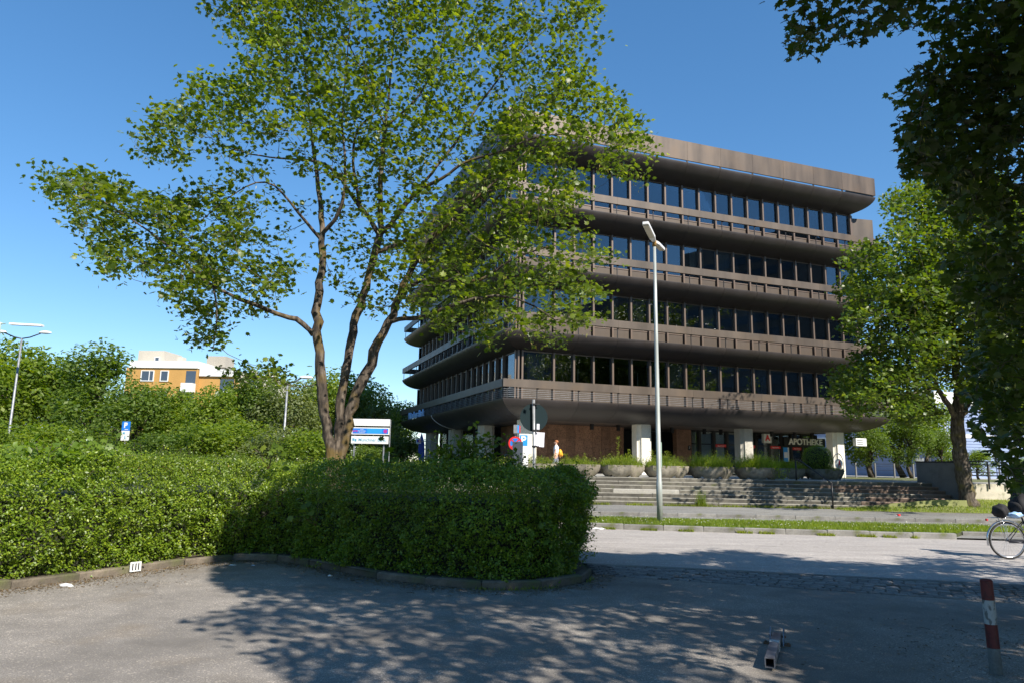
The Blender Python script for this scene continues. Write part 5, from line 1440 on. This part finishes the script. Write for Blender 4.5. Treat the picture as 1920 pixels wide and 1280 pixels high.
arm_lamp((-27.15, 39, 0), 7.95, 'grey lamp with two curved arms and oval heads at the far left', R(0))
arm_lamp((-11.95, 38, 0), 5.65, 'distant lamp with oval heads left of the maple stems', R(10), .85)
r_ = empty('street_lamp', (-27.0, 37, 0)); tag(r_, 'green grey lamp with long flat heads cut by the left picture edge', 'street lamp', 'street lamps')
mb = MB(); mb.tube([(0, 0, 0), (0, 0, 8.4)], [.09, .06], 10); mb.build('pole', M['pole_green'], r_, True)
for s in (-1, 1):
    mb = MB(); mb.box((.25 if s > 0 else -1.95, -.13, 8.33), (1.95 if s > 0 else -.25, .13, 8.43), .02); o = mb.build('lamp_head', M['lamp_white'], r_); o.rotation_euler = (0, R(2), 0)
    mb = MB(); mb.tube([(0, 0, 8.36), (s * .28, 0, 8.38)], .03, 6); mb.build('arm', M['pole_green'], r_)

# =================================================================== signs
tg = empty('traffic_sign', (.52, 15.4, 0), R(6)); tag(tg, 'grey back of a round traffic sign on a pole with paper notices taped to it', 'traffic sign')
mb = MB(); mb.tube([(.03, 0, .02), (0, 0, 1.5), (-.03, 0, 2.98)], .032, 12); mb.build('pole', M['galv'], tg, True)
mb = MB(); n = 40
mb.prism([(.30 * math.cos(2 * math.pi * i / n), .30 * math.sin(2 * math.pi * i / n)) for i in range(n)], -.006, .006)
o = mb.build('sign_disc', M['sign_back'], tg, False, (-.01, .06, 2.60)); o.rotation_euler = (R(90), 0, 0)
for z in (2.88, 2.32, 1.98):
    mb = MB(); mb.box((-.05, -.045, z - .018), (.05, .045, z + .018)); mb.tube([(.04, -.02, z), (.10, -.02, z)], .012, 6); mb.build('clamp', M['dark_metal'], tg)
mb = MB()
vs_ = [(-.09 + .20 * u + .0, .045 + .02 * math.sin(v * 3) * u, 1.98 + .31 * v) for v in (0, .5, 1) for u in (0, .5, 1)]
mb.add(vs_ + [(x, y + .003, z) for x, y, z in vs_], [(0, 1, 4, 3), (1, 2, 5, 4), (3, 4, 7, 6), (4, 5, 8, 7), (9, 12, 13, 10), (10, 13, 14, 11), (12, 15, 16, 13), (13, 16, 17, 14)])
o = mb.build('paper_notice', M['paper'], tg); o.rotation_euler = (0, R(3), 0)
mb = MB(); mb.box((.04, -.045, 2.34), (.10, -.04, 2.46)); mb.build('paper_sticker', M['paper'], tg)
# control cabinet, no stopping sign, P sign, coloured light box, behind the hedge
p = at(970, 872, 19.5); cb = empty('control_cabinet', (p[0], p[1], 0)); tag(cb, 'grey blue control cabinet, toned dark for shade, standing behind the hedge end', 'cabinet')
mb = MB(); mb.box((-.14, -.12, 0), (.14, .12, 2.2), .01); mb.build('cabinet_body', M['box_grey'], cb)
mb = MB(); mb.box((-.12, -.128, .4), (.12, -.1201, 2.1)); mb.build('door', M['box_grey'], cb)
p = at(966, 829, 22); ns = empty('no_stopping_sign', (p[0], p[1], 0)); tag(ns, 'round red and blue no stopping sign partly hidden by the shrub', 'sign')
def disc(r, y0, y1, n=32):
    mb = MB(); mb.prism([(r * math.cos(2 * math.pi * i / n), r * math.sin(2 * math.pi * i / n)) for i in range(n)], y0, y1); return mb
z = p[2] - .02
mb = disc(.21, 0, .01); o = mb.build('red_ring', M['red'], ns, False, (0, 0, z)); o.rotation_euler = (R(90), 0, 0)
mb = disc(.155, .0101, .013); o = mb.build('blue_field', M['blue_sign'], ns, False, (0, 0, z)); o.rotation_euler = (R(90), 0, 0)
for sgn in (-1, 1):
    mb = MB(); mb.box((-.16, -.02, .0132), (.16, .02, .016)); o = mb.build('red_bar', M['red'], ns, False, (0, 0, z)); o.rotation_euler = Matrix.Rotation(R(90), 3, 'X').to_euler(); o.rotation_euler = (Matrix.Rotation(R(45 * sgn), 3, 'Y') @ Matrix.Rotation(R(90), 3, 'X')).to_euler()
    if sgn > 0: o.location.y -= .003
mb = MB(); mb.tube([(0, .03, 0), (0, .03, z + .2)], .03, 8); mb.build('pole', M['galv'], ns)
p0, p1 = at(974, 812, 30), at(989, 866, 30)
pk = empty('parking_sign', (p0[0], 30, 0)); tag(pk, 'blue P parking sign on a white board in front of the corner column', 'sign')
mb = MB(); mb.box((0, 0, 1.3), (.38, .03, p0[2])); mb.build('board', M['white'], pk)
mb = MB(); mb.box((.02, -.006, p0[2] - .50), (.34, -.0005, p0[2] - .06)); mb.build('blue_panel', M['sky_blue'], pk)
text_mesh('letter_p', 'P', .42, .003, M['white'], pk, (.17, -.01, p0[2] - .27), (R(90), 0, 0), 'CENTER', .015)
mb = MB(); mb.tube([(.19, .06, 0), (.19, .06, p0[2])], .03, 8); mb.build('pole', M['galv'], pk)
p = at(970, 803, 31); lb = empty('light_box', (p[0], 31, 0)); tag(lb, 'grey sign box with blue and red side left of the round sign', 'sign')
mb = MB(); mb.box((-.16, -.05, p[2] - .19), (.0, .3, p[2] + .17), .01); mb.build('box_body', M['galv'], lb)
mb = MB(); mb.box((.004, -.05, p[2] - .17), (.075, .02, p[2] + .15)); mb.build('blue_face', M['sky_blue'], lb)
mb = MB(); mb.box((.079, -.05, p[2] - .17), (.13, .02, p[2] + .13)); mb.build('red_face', M['red'], lb)
mb = MB(); mb.tube([(-.08, .1, 0), (-.08, .1, p[2] - .19)], .03, 8); mb.build('pole', M['galv'], lb)
# left parking sign
pk = empty('parking_sign', (-18.72, 35, 0), R(-6)); tag(pk, 'blue P sign with white plates among the trees at the left', 'sign')
mb = MB(); mb.box((-.21, -.01, 2.86), (.21, .01, 3.30)); mb.build('blue_panel', M['blue_sign'], pk)
mb = MB(); mb.box((-.17, -.016, 2.89), (.17, -.0101, 3.26)); 
text_mesh('letter_p', 'P', .34, .002, M['white'], pk, (-.02, -.014, 3.11), (R(90), 0, 0), 'CENTER', .015)
mb = MB(); mb.box((-.05, -.016, 2.9), (.12, -.0101, 2.93)); mb.build('arrow', M['white'], pk)
mb = MB(); mb.box((-.21, -.01, 2.66), (.21, .01, 2.85)); mb.build('white_plate', M['white'], pk)
mb = MB(); mb.box((-.21, -.01, 2.38), (.21, .01, 2.65)); mb.build('white_plate', M['white'], pk)
mb = MB(); mb.box((-.02, -.016, 2.45), (.02, -.0101, 2.6)); mb.box((-.12, -.016, 2.7), (-.02, -.0101, 2.78)); mb.build('small_print', M['text_blue'], pk)
mb = MB(); mb.tube([(0, .04, 0), (0, .04, 3.3)], .03, 8); mb.build('pole', M['galv'], pk)
# white sign board
sb = empty('sign_board', (-8.8, 40, 0), R(-3)); tag(sb, 'white three panel sign board naming the Münchner Bank behind the hedge', 'sign board')
mb = MB(); mb.box((0, -.06, 3.55), (2.1, .06, 3.93), .01); mb.build('blank_panel', M['white'], sb)
mb = MB(); mb.box((-.02, -.06, 3.07), (2.1, .06, 3.46), .01); bp = mb.build('blue_panel', M['white'], sb)
mb = MB(); mb.box((.04, -.068, 3.12), (.86, -.061, 3.41)); mb.build('print_field', M['blue_sign'], bp)
mb = MB(); mb.box((.86, -.068, 3.12), (1.70, -.061, 3.41)); mb.build('print_field', M['sky_blue'], bp)
mb = MB(); mb.box((1.70, -.068, 3.12), (2.04, -.061, 3.41)); mb.build('print_field', M['blue_sign'], bp)
text_mesh('logo_letters', 'ura', .22, .002, M['magenta'], bp, (.18, -.071, 3.27), (R(90), 0, 0), 'CENTER', .005)
text_mesh('small_text', 'Praxis\nPhysiotherapie\nNeuperlach', .075, .001, M['white'], bp, (.56, -.071, 3.27), (R(90), 0, 0), 'CENTER')
mb = disc(.11, 0, .004); o = mb.build('round_emblem', M['magenta'], bp, False, (1.88, -.0685, 3.265)); o.rotation_euler = (R(90), 0, 0)
mb = MB(); mb.box((-.02, -.06, 2.57), (2.06, .06, 2.98), .01); wp = mb.build('bank_panel', M['white'], sb)
text_mesh('bank_name', 'Münchner Bank', .25, .002, M['text_blue'], wp, (1.16, -.064, 2.77), (R(90), 0, 0), 'CENTER', .001, .98)
mb = MB()
mb.box((.05, -.066, 2.72), (.16, -.0605, 2.86)); mb.box((.18, -.066, 2.68), (.28, -.0605, 2.82)); mb.build('bank_emblem', M['text_blue'], wp)
for x in (.14, 1.8): 
    mb = MB(); mb.box((x - .035, .0605, 0), (x + .035, .12, 3.93)); mb.build('post', M['galv'], sb)
mb = MB(); mb.tube([(2.13, 0, 0), (2.13, 0, 3.9)], .03, 8); mb.build('post', M['galv'], sb)
# round A stand by the right column
p = at(1583, 893, 37.5)
sd = empty('pharmacy_stand', (p[0], 37.5, TZ)); sd.scale = (.5, .5, 1.0); tag(sd, 'round white stand with a red A beside the right column', 'sign stand')
mb = MB(); n = 20; arc = [(-.55 + .55 * math.sin(t) , 0, .75 + .55 * math.cos(t)) for t in np.linspace(-1.2, 1.57, 12)]
mb.tube(arc + [(0, 0, .0)], .03, 8); mb.build('hoop', M['galv'], sd, True)
o = disc(.42, -.02, .02).build('white_disc', M['white'], sd, False, (-.5, 0, .78)); o.scale = (1, .6, 1); o.rotation_euler = (R(90), 0, 0)
text_mesh('letter_a', 'A', .42, .006, M['red'], sd, (-.42, -.03, .78), (R(90), 0, 0), 'CENTER', .02)
# low fence and small posts on the terrace right of the building
fe = empty('wire_fence', (22.5, 47, TZ), R(4)); tag(fe, 'low wire fence with pale posts behind the lawn right of the pharmacy', 'fence')
for i in range(11):
    mb = MB(); mb.box((i * 1.3 - .04, -.04, 0), (i * 1.3 + .04, .04, .95)); mb.build('post', M['concrete'], fe)
for z in (.25, .5, .75, .9):
    mb = MB(); mb.tube([(0, 0, z), (13, 0, z)], .008, 4); mb.build('wire', M['dark_metal'], fe)
p = at(1722, 838, 48); r_ = empty('small_lamp', (p[0], 48, TZ)); tag(r_, 'thin short lamp post with a round white head before the dark hall face', 'lamp')
mb = MB(); mb.tube([(0, 0, 0), (0, 0, p[2] - TZ)], .05, 8); mb.build('pole', M['galv'], r_)
bm = bmesh.new(); bmesh.ops.create_icosphere(bm, subdivisions=2, radius=.09); me = bpy.data.meshes.new('globe'); bm.to_mesh(me); bm.free(); me.materials.append(M['white']); inst('globe', me, r_, (0, 0, p[2] - TZ))
mb = MB(); mb.box((-.28, -.05, 1.1), (.28, -.03, 1.35)); mb.build('plate', M['galv'], r_)

# =================================================================== bollards
bl = empty('bollard', (3.97, 6.13, 0), (R(.5), R(-1.5), 0)); tag(bl, 'worn red and white striped steel bollard standing at the right', 'bollard', 'bollards on the car park entrance')
def paint(name, c, chip):
    m, nt, p = mat(name, c, .55)
    n = tex(nt, 'Noise', 26, 7, 'Object', (1, 1, .5)); col(nt, p, mix(nt, c, chip, ramp(nt, n, [(.52, g3(0)), (.58, g3(1))]))); return m
pr, pw = paint('chipped_red_paint', (.11, .014, .012), (.07, .010, .010)), paint('chipped_white_paint', (.34, .36, .35), (.12, .13, .12))
pg = stone('bare_bollard_metal', (.16, .17, .16), .3, 12)
for i, (z0, z1, m_) in enumerate(((-.01, .20, pg), (.20, .385, pr), (.385, .575, pw), (.575, .72, pr))):
    mb = MB(); mb.tube([(0, 0, z0 + .0005), (0, 0, z1 - .0005)], .046, 20); o = mb.build('tube_band', m_, bl, True); smooth_by_angle(o)
mb = MB(); mb.tube([(0, 0, .7205), (0, 0, .735), (0, 0, .741)], [.0465, .042, .02], 20); mb.build('cap', pr, bl, True)
fb = empty('folding_bollard', (2.52, 7.0, 0), R(-23.5)); tag(fb, 'folded down square steel parking post lying on the asphalt', 'folding post', 'bollards on the car park entrance')
st, nt, p = mat('dull_steel_post', (.20, .21, .24), .38, .75)
col(nt, p, ramp(nt, tex(nt, 'Noise', 14, 5, 'Object', (1, .3, 1)), [(.35, (.12, .12, .14)), (.5, (.22, .23, .26)), (.7, (.34, .34, .36))]))
rust = stone('rusty_steel', (.16, .09, .05), .4, 15)
a, t = .038, .006; L0, L1, zc = -1.0, .02, .062
mb = MB()   # square tube open at the near end
for (x0, x1, z0, z1) in ((-a, a, zc + a - t, zc + a), (-a, a, zc - a, zc - a + t), (-a, -a + t, zc - a + t, zc + a - t), (a - t, a, zc - a + t, zc + a - t)): mb.box((x0, L0, z0), (x1, L1, z1))
mb.build('square_post', st, fb)
mb = MB(); mb.box((-a - .0035, -.40, zc - a - .003), (a + .0035, -.33, zc + a + .0035), .002); mb.build('reflective_band', paint('worn_white_band', (.6, .6, .58), (.3, .3, .3)), fb)
for s in (-1, 1):
    mb = MB(); mb.prism([(0, 0), (.10, 0), (.10, .008), (0, .008)], 0, .01)
    mb = MB(); x0 = s * .058
    P_ = [(-.10, 0), (.07, 0), (.09, .06), (.07, .13), (.03, .14), (-.02, .11)]
    mb.add([(x0 - .005, y, z) for y, z in P_] + [(x0 + .005, y, z) for y, z in P_], [tuple(range(6)), tuple(range(11, 5, -1))] + [(i, 6 + i, 6 + (i + 1) % 6, (i + 1) % 6) for i in range(6)])
    mb.build('hinge_plate', st, fb)
    mb = MB(); mb.box((min(x0, x0 + s * .06), -.09, 0.0), (max(x0, x0 + s * .06), -.02, .018)); mb.tube([(x0 + s * .04, -.055, .018), (x0 + s * .04, -.055, .03)], .012, 6); mb.build('bolt', rust, fb)
mb = MB(); mb.tube([(-.075, .03, zc), (.075, .03, zc)], .011, 8); mb.build('hinge_pin', rust, fb)
mb = MB(); mb.prism([(-.40, .02), (-.22, .10), (.1, .13), (.36, .02), (.42, -.06), (.2, -.14), (-.12, -.13), (-.3, -.08)], -.005, .004); mb.build('concrete_patch', M['kerb'], fb)

# =================================================================== figures
def skin_body(name, J, E, m, parent, sub=2):
    """one continuous surface grown over joints: J {name: (xyz, r)}, E [(a, b)]"""
    names = list(J); me = bpy.data.meshes.new(name)
    me.from_pydata([J[k][0] for k in names], [(names.index(a), names.index(b_)) for a, b_ in E], [])
    o = bpy.data.objects.new(name, me); COL.objects.link(o)
    s = o.modifiers.new('skin', 'SKIN'); s.use_smooth_shade = True
    for i, k in enumerate(names):
        r = J[k][1]; me.skin_vertices[0].data[i].radius = (r, r) if not isinstance(r, tuple) else r
    me.skin_vertices[0].data[0].use_root = True
    o.modifiers.new('sub', 'SUBSURF').levels = sub
    dg = bpy.context.evaluated_depsgraph_get()
    new = bpy.data.meshes.new_from_object(o.evaluated_get(dg)); bpy.data.objects.remove(o)
    new.materials.clear(); new.materials.append(m); new.polygons.foreach_set('use_smooth', [True] * len(new.polygons))
    return inst(name, new, parent)
def ellip(name, c, r, m, parent, sub=3, noise_=0.):
    bm = bmesh.new(); bmesh.ops.create_icosphere(bm, subdivisions=sub, radius=1)
    for v in bm.verts:
        k = 1 + noise_ * mnoise.noise(v.co * 2); v.co = Vector((v.co.x * r[0] * k, v.co.y * r[1] * k, v.co.z * r[2] * k))
    me = bpy.data.meshes.new(name); bm.to_mesh(me); bm.free(); me.materials.append(m); me.polygons.foreach_set('use_smooth', [True] * len(me.polygons))
    return inst(name, me, parent, c)
skin_m, _, _ = mat('skin', (.55, .32, .23), .5)
hair_m, _, _ = mat('ginger_hair', (.33, .12, .04), .6)
shirt_m, _, _ = mat('white_shirt', (.75, .76, .80), .8)
trou_m, _, _ = mat('grey_trousers', (.16, .17, .22), .8)
pack_m, _, _ = mat('orange_backpack', (.75, .33, .02), .6)
black_m, _, _ = mat('black_cloth', (.012, .012, .014), .85)
def head(parent, c, yaw, hair, s=1.):
    h = empty('head_pivot', c, yaw); h.parent = parent
    bpy.data.objects.remove(h)
def body_joints(H, lean=0., stride=.25, arms=(.1, -.15)):
    k = H / 1.75
    J = {'pelvis': ((0, 0, .95 * k), .125 * k), 'belly': ((.0, 0, 1.10 * k), .125 * k), 'chest': ((.0 + lean, 0, 1.30 * k), .145 * k), 'neckb': ((lean, 0, 1.45 * k), .085 * k), 'neck': ((lean + .01, 0, 1.52 * k), .052 * k), 'headb': ((lean + .03, 0, 1.60 * k), .078 * k), 'headt': ((lean + .02, 0, 1.69 * k), .082 * k)}
    E = [('pelvis', 'belly'), ('belly', 'chest'), ('chest', 'neckb'), ('neckb', 'neck'), ('neck', 'headb'), ('headb', 'headt')]
    for s, nm, st, ar in ((1, 'l', stride, arms[0]), (-1, 'r', -stride, arms[1])):
        J.update({nm + 'hip': ((0, s * .10 * k, .88 * k), .095 * k), nm + 'knee': ((st * .55 + .04, s * .10 * k, .50 * k), .060 * k), nm + 'ank': ((st * 1.1 - .03, s * .10 * k, .09 * k), .042 * k), nm + 'toe': ((st * 1.1 + .14, s * .11 * k, .035 * k), .036 * k),
                  nm + 'sh': ((lean, s * .19 * k, 1.40 * k), .058 * k), nm + 'elb': ((lean + ar * .5, s * .25 * k, 1.13 * k), .042 * k), nm + 'wri': ((lean + ar * 1.3, s * .24 * k, .90 * k), .030 * k), nm + 'hand': ((lean + ar * 1.5, s * .235 * k, .82 * k), .032 * k)})
        E += [('pelvis', nm + 'hip'), (nm + 'hip', nm + 'knee'), (nm + 'knee', nm + 'ank'), (nm + 'ank', nm + 'toe'), ('neckb', nm + 'sh'), (nm + 'sh', nm + 'elb'), (nm + 'elb', nm + 'wri'), (nm + 'wri', nm + 'hand')]
    return J, E
# pedestrian: walks towards the left (-x)
pe = empty('person', (2.35, 36.6, TZ), R(178)); tag(pe, 'person with short ginger hair, white t-shirt and orange backpack walking on the terrace', 'person')
J, E = body_joints(1.70)
skin_body('body', J, E, skin_m, pe)
k = 1.7 / 1.75
T = {'a': ((0, 0, .93 * k), .14 * k), 'b': ((0, 0, 1.10 * k), .138 * k), 'c': ((0, 0, 1.31 * k), .158 * k), 'd': ((0, 0, 1.44 * k), .092 * k)}
Et = [('a', 'b'), ('b', 'c'), ('c', 'd')]
for s, nm, ar in ((1, 'l', .1), (-1, 'r', -.15)):
    T[nm + '1'] = ((0, s * .185 * k, 1.41 * k), .07 * k); T[nm + '2'] = ((ar * .3, s * .235 * k, 1.22 * k), .058 * k); Et += [('d', nm + '1'), (nm + '1', nm + '2')]
skin_body('t_shirt', T, Et, shirt_m, pe)
T = {'a': ((0, 0, .97 * k), .142 * k), 'b': ((0, 0, .90 * k), .13 * k)}; Et = [('a', 'b')]
for s, nm, st_ in ((1, 'l', .25), (-1, 'r', -.25)):
    T[nm + 'h'] = ((0, s * .10 * k, .86 * k), .105 * k); T[nm + 'k'] = ((st_ * .55 + .03, s * .10 * k, .50 * k), .075 * k); T[nm + 'a'] = ((st_ * 1.1 - .04, s * .10 * k, .12 * k), .06 * k)
    Et += [('b', nm + 'h'), (nm + 'h', nm + 'k'), (nm + 'k', nm + 'a')]
skin_body('trousers', T, Et, trou_m, pe)
ellip('hair', (-.012, 0, 1.665 * k), (.100, .088, .082), hair_m, pe)
ellip('nose', (.115, 0, 1.60 * k), (.018, .014, .02), skin_m, pe, 2)
for s in (-1, 1): ellip('ear', (.02, s * .082, 1.60 * k), (.018, .01, .028), skin_m, pe, 2)
bp_ = empty('backpack', (2.35 + .20, 36.6, TZ + 1.02), R(178)); tag(bp_, 'orange yellow backpack carried on the walking person\'s back', 'backpack')
ellip('bag_body', (0.0, 0, .03), (.11, .15, .19), pack_m, bp_, 3, .15); ellip('front_pocket', (-.09, 0, -.05), (.05, .11, .10), pack_m, bp_, 3)
for s in (-1, 1):
    mb = MB(); mb.tube([(.08, s * .09, -.1), (.22, s * .14, .0), (.30, s * .14, .15), (.2, s * .12, .34), (.06, s * .08, .2)], .014, 6); mb.build('shoulder_strap', black_m, bp_, True)

# bicycle: rear wheel in the picture, riding right along the road
BY = 13.95; rx = float(at(1889, 1013, BY)[0])
bk = empty('bicycle', (rx, BY, 0), R(-3)); tag(bk, 'old bicycle with chrome mudguard and rear rack leaving the picture at the right', 'bicycle')
Rw = .345
tyre_m, _, _ = mat('tyre', (.02, .018, .016), .8); tan_m, _, _ = mat('tyre_side', (.22, .13, .07), .8); chrome, _, _ = mat('chrome', (.6, .6, .62), .2, .95); frame_m, _, _ = mat('frame_paint', (.04, .04, .05), .35, .3)
def torus(mb, c, R_, r, n=48, k=8, squash=1.):
    vs_ = []; fs_ = []
    for i in range(n):
        a = 2 * math.pi * i / n
        for j in range(k):
            b_ = 2 * math.pi * j / k; rr = R_ + r * math.cos(b_)
            vs_.append((c[0] + rr * math.cos(a), c[1] + r * math.sin(b_) * squash, c[2] + rr * math.sin(a)))
    for i in range(n):
        for j in range(k): fs_.append((i * k + j, i * k + (j + 1) % k, ((i + 1) % n) * k + (j + 1) % k, ((i + 1) % n) * k + j))
    mb.add(vs_, fs_)
for cx_ in (0, 1.07):
    wl = empty('wheel', (cx_, 0, Rw)); wl.parent = bk
    mb = MB(); torus(mb, (0, 0, 0), Rw - .018, .018); mb.build('tyre', tyre_m, wl, True)
    mb = MB(); torus(mb, (0, 0, 0), Rw - .038, .011, 48, 6, 1.3); mb.build('rim', chrome, wl, True)
    mb = MB(); mb.tube([(0, -.05, 0), (0, .05, 0)], .022, 10); mb.build('hub', frame_m, wl, True)
    mb = MB()
    for i in range(32):
        a = 2 * math.pi * i / 32; b_ = a + (.5 if i % 2 else -.5); s = -1 if i % 4 < 2 else 1
        mb.tube([(.02 * math.cos(b_), s * .035, .02 * math.sin(b_)), ((Rw - .045) * math.cos(a), 0, (Rw - .045) * math.sin(a))], .0014, 3, False)
    o = mb.build('spokes', chrome, wl); o['kind'] = 'stuff'
def fender(cx_, a0, a1):
    vs_ = []; n = 22
    for i in range(n + 1):
        a = R(a0 + (a1 - a0) * i / n)
        for (dy, dr) in ((-.028, .022), (-.018, .034), (0, .038), (.018, .034), (.028, .022)): vs_.append((cx_ + (Rw + dr) * math.cos(a), dy, Rw + (Rw + dr) * math.sin(a)))
    mb = MB(); mb.add(vs_, [(i * 5 + j, i * 5 + j + 1, (i + 1) * 5 + j + 1, (i + 1) * 5 + j) for i in range(n) for j in range(4)]); o = mb.build('mudguard', chrome, bk, True)
    md = o.modifiers.new('s', 'SOLIDIFY'); md.thickness = .002
fender(0, 30, 195); fender(1.07, 0, 150)
bbk = (.46, 0, .28); seat = (.30, 0, .78); hdt = (.93, 0, .80); hdb = (.97, 0, .62)
mb = MB()
mb.tube([bbk, seat], .016, 8); mb.tube([bbk, hdb], .018, 8); mb.tube([(.33, 0, .66), hdt], .016, 8); mb.tube([hdt, hdb], .02, 8)
mb.build('frame', frame_m, bk, True)
for s in (-1, 1):
    mb = MB(); mb.tube([(.46, s * .03, .28), (0, s * .06, Rw)], .010, 6); mb.tube([(.32, s * .02, .70), (0, s * .06, Rw)], .008, 6); mb.build('rear_stay', frame_m, bk, True)
    mb = MB(); mb.tube([(.97, s * .04, .62), (1.02, s * .05, .45), (1.07, s * .055, Rw)], .012, 6); mb.build('fork_blade', frame_m, bk, True)
    mb = MB(); mb.tube([(-.30, s * .06, .765), (.24, s * .06, .765)], .006, 6); mb.tube([(-.1, s * .06, .765), (0, s * .065, Rw)], .005, 6); mb.build('rack_bar', chrome, bk, True)
    mb = MB(); mb.tube([(.46, s * .07, .28), (.46 + s * .12, s * .08, .28 - s * .12)], .01, 6); mb.box((.46 + s * .12 - .045, s * .13 - .04, .28 - s * .12 - .012), (.46 + s * .12 + .045, s * .13 + .04, .28 - s * .12 + .012)); mb.build('pedal_crank', frame_m, bk)
mb = MB(); mb.box((0, -.05, .30), (.52, -.042, .36)); mb.build('chain_guard', frame_m, bk)
mb = MB(); torus(mb, (.46, -.035, .28), .09, .006, 28, 6); mb.build('chainring', chrome, bk)
ellip('saddle', (.25, 0, .86), (.14, .085, .035), black_m, bk)
mb = MB(); mb.tube([(.91, 0, .8), (.90, 0, 1.0)], .012, 8); mb.tube([(.78, -.28, 1.03), (.88, -.22, 1.03), (.92, 0, 1.0), (.88, .22, 1.03), (.78, .28, 1.03)], .011, 8); mb.build('handlebar', chrome, bk, True)
mb = MB(); mb.box((-.36, -.03, .70), (-.34, .03, .74)); mb.build('rear_reflector', M['red'], bk)
# luggage on the rack
lg = empty('rack_bag', (rx - .04, BY, .775), R(-3)); tag(lg, 'black bag strapped on the rear rack of the bicycle', 'bag')
ellip('bag_body', (-.04, 0, .12), (.13, .15, .13), black_m, lg, 3, .3)
cl_ = ellip('folded_cloth', (rx + .14, BY - .08, .83), (.13, .10, .055), M['letter_blue'], None, 3, .5); tag(cl_, 'light blue cloth tucked beside the bag on the bicycle rack', 'cloth')
# rider, mostly outside the picture
rd = empty('person', (rx, BY, 0), R(-3)); tag(rd, 'cyclist in black clothes at the right picture edge riding the bicycle', 'person')
J = {'pelvis': ((.26, 0, .99), .14), 'belly': ((.29, 0, 1.13), .13), 'chest': ((.38, 0, 1.34), .15), 'neckb': ((.44, 0, 1.47), .085), 'neck': ((.47, 0, 1.54), .052), 'headb': ((.51, 0, 1.62), .078), 'headt': ((.50, 0, 1.71), .084)}
E = [('pelvis', 'belly'), ('belly', 'chest'), ('chest', 'neckb'), ('neckb', 'neck'), ('neck', 'headb'), ('headb', 'headt')]
for s, nm in ((1, 'l'), (-1, 'r')):
    J.update({nm + 'hip': ((.28, s * .10, .94), .10), nm + 'knee': ((.66, s * .11, .80 if s > 0 else .66), .062), nm + 'ank': ((.46 + s * .1, s * .12, .32 - s * .12 + .06), .044), nm + 'toe': ((.60 + s * .1, s * .13, .28 - s * .12 + .03), .036), nm + 'sh': ((.43, s * .19, 1.43), .06), nm + 'elb': ((.58, s * .25, 1.20), .044), nm + 'wri': ((.78, s * .27, 1.07), .031), nm + 'hand': ((.82, s * .275, 1.05), .034)})
    E += [('pelvis', nm + 'hip'), (nm + 'hip', nm + 'knee'), (nm + 'knee', nm + 'ank'), (nm + 'ank', nm + 'toe'), ('neckb', nm + 'sh'), (nm + 'sh', nm + 'elb'), (nm + 'elb', nm + 'wri'), (nm + 'wri', nm + 'hand')]
skin_body('body', J, E, skin_m, rd)
Jc = {k: (v[0], (v[1] + .018)) for k, v in J.items() if k not in ('neck', 'headb', 'headt', 'lhand', 'rhand', 'ltoe', 'rtoe')}
skin_body('black_coat', Jc, [e for e in E if e[0] in Jc and e[1] in Jc], black_m, rd)
ellip('coat_tail', (.24, 0, .98), (.15, .17, .15), black_m, rd, 3, .2)
ellip('hair', (.49, 0, 1.69), (.10, .09, .085), black_m, rd)
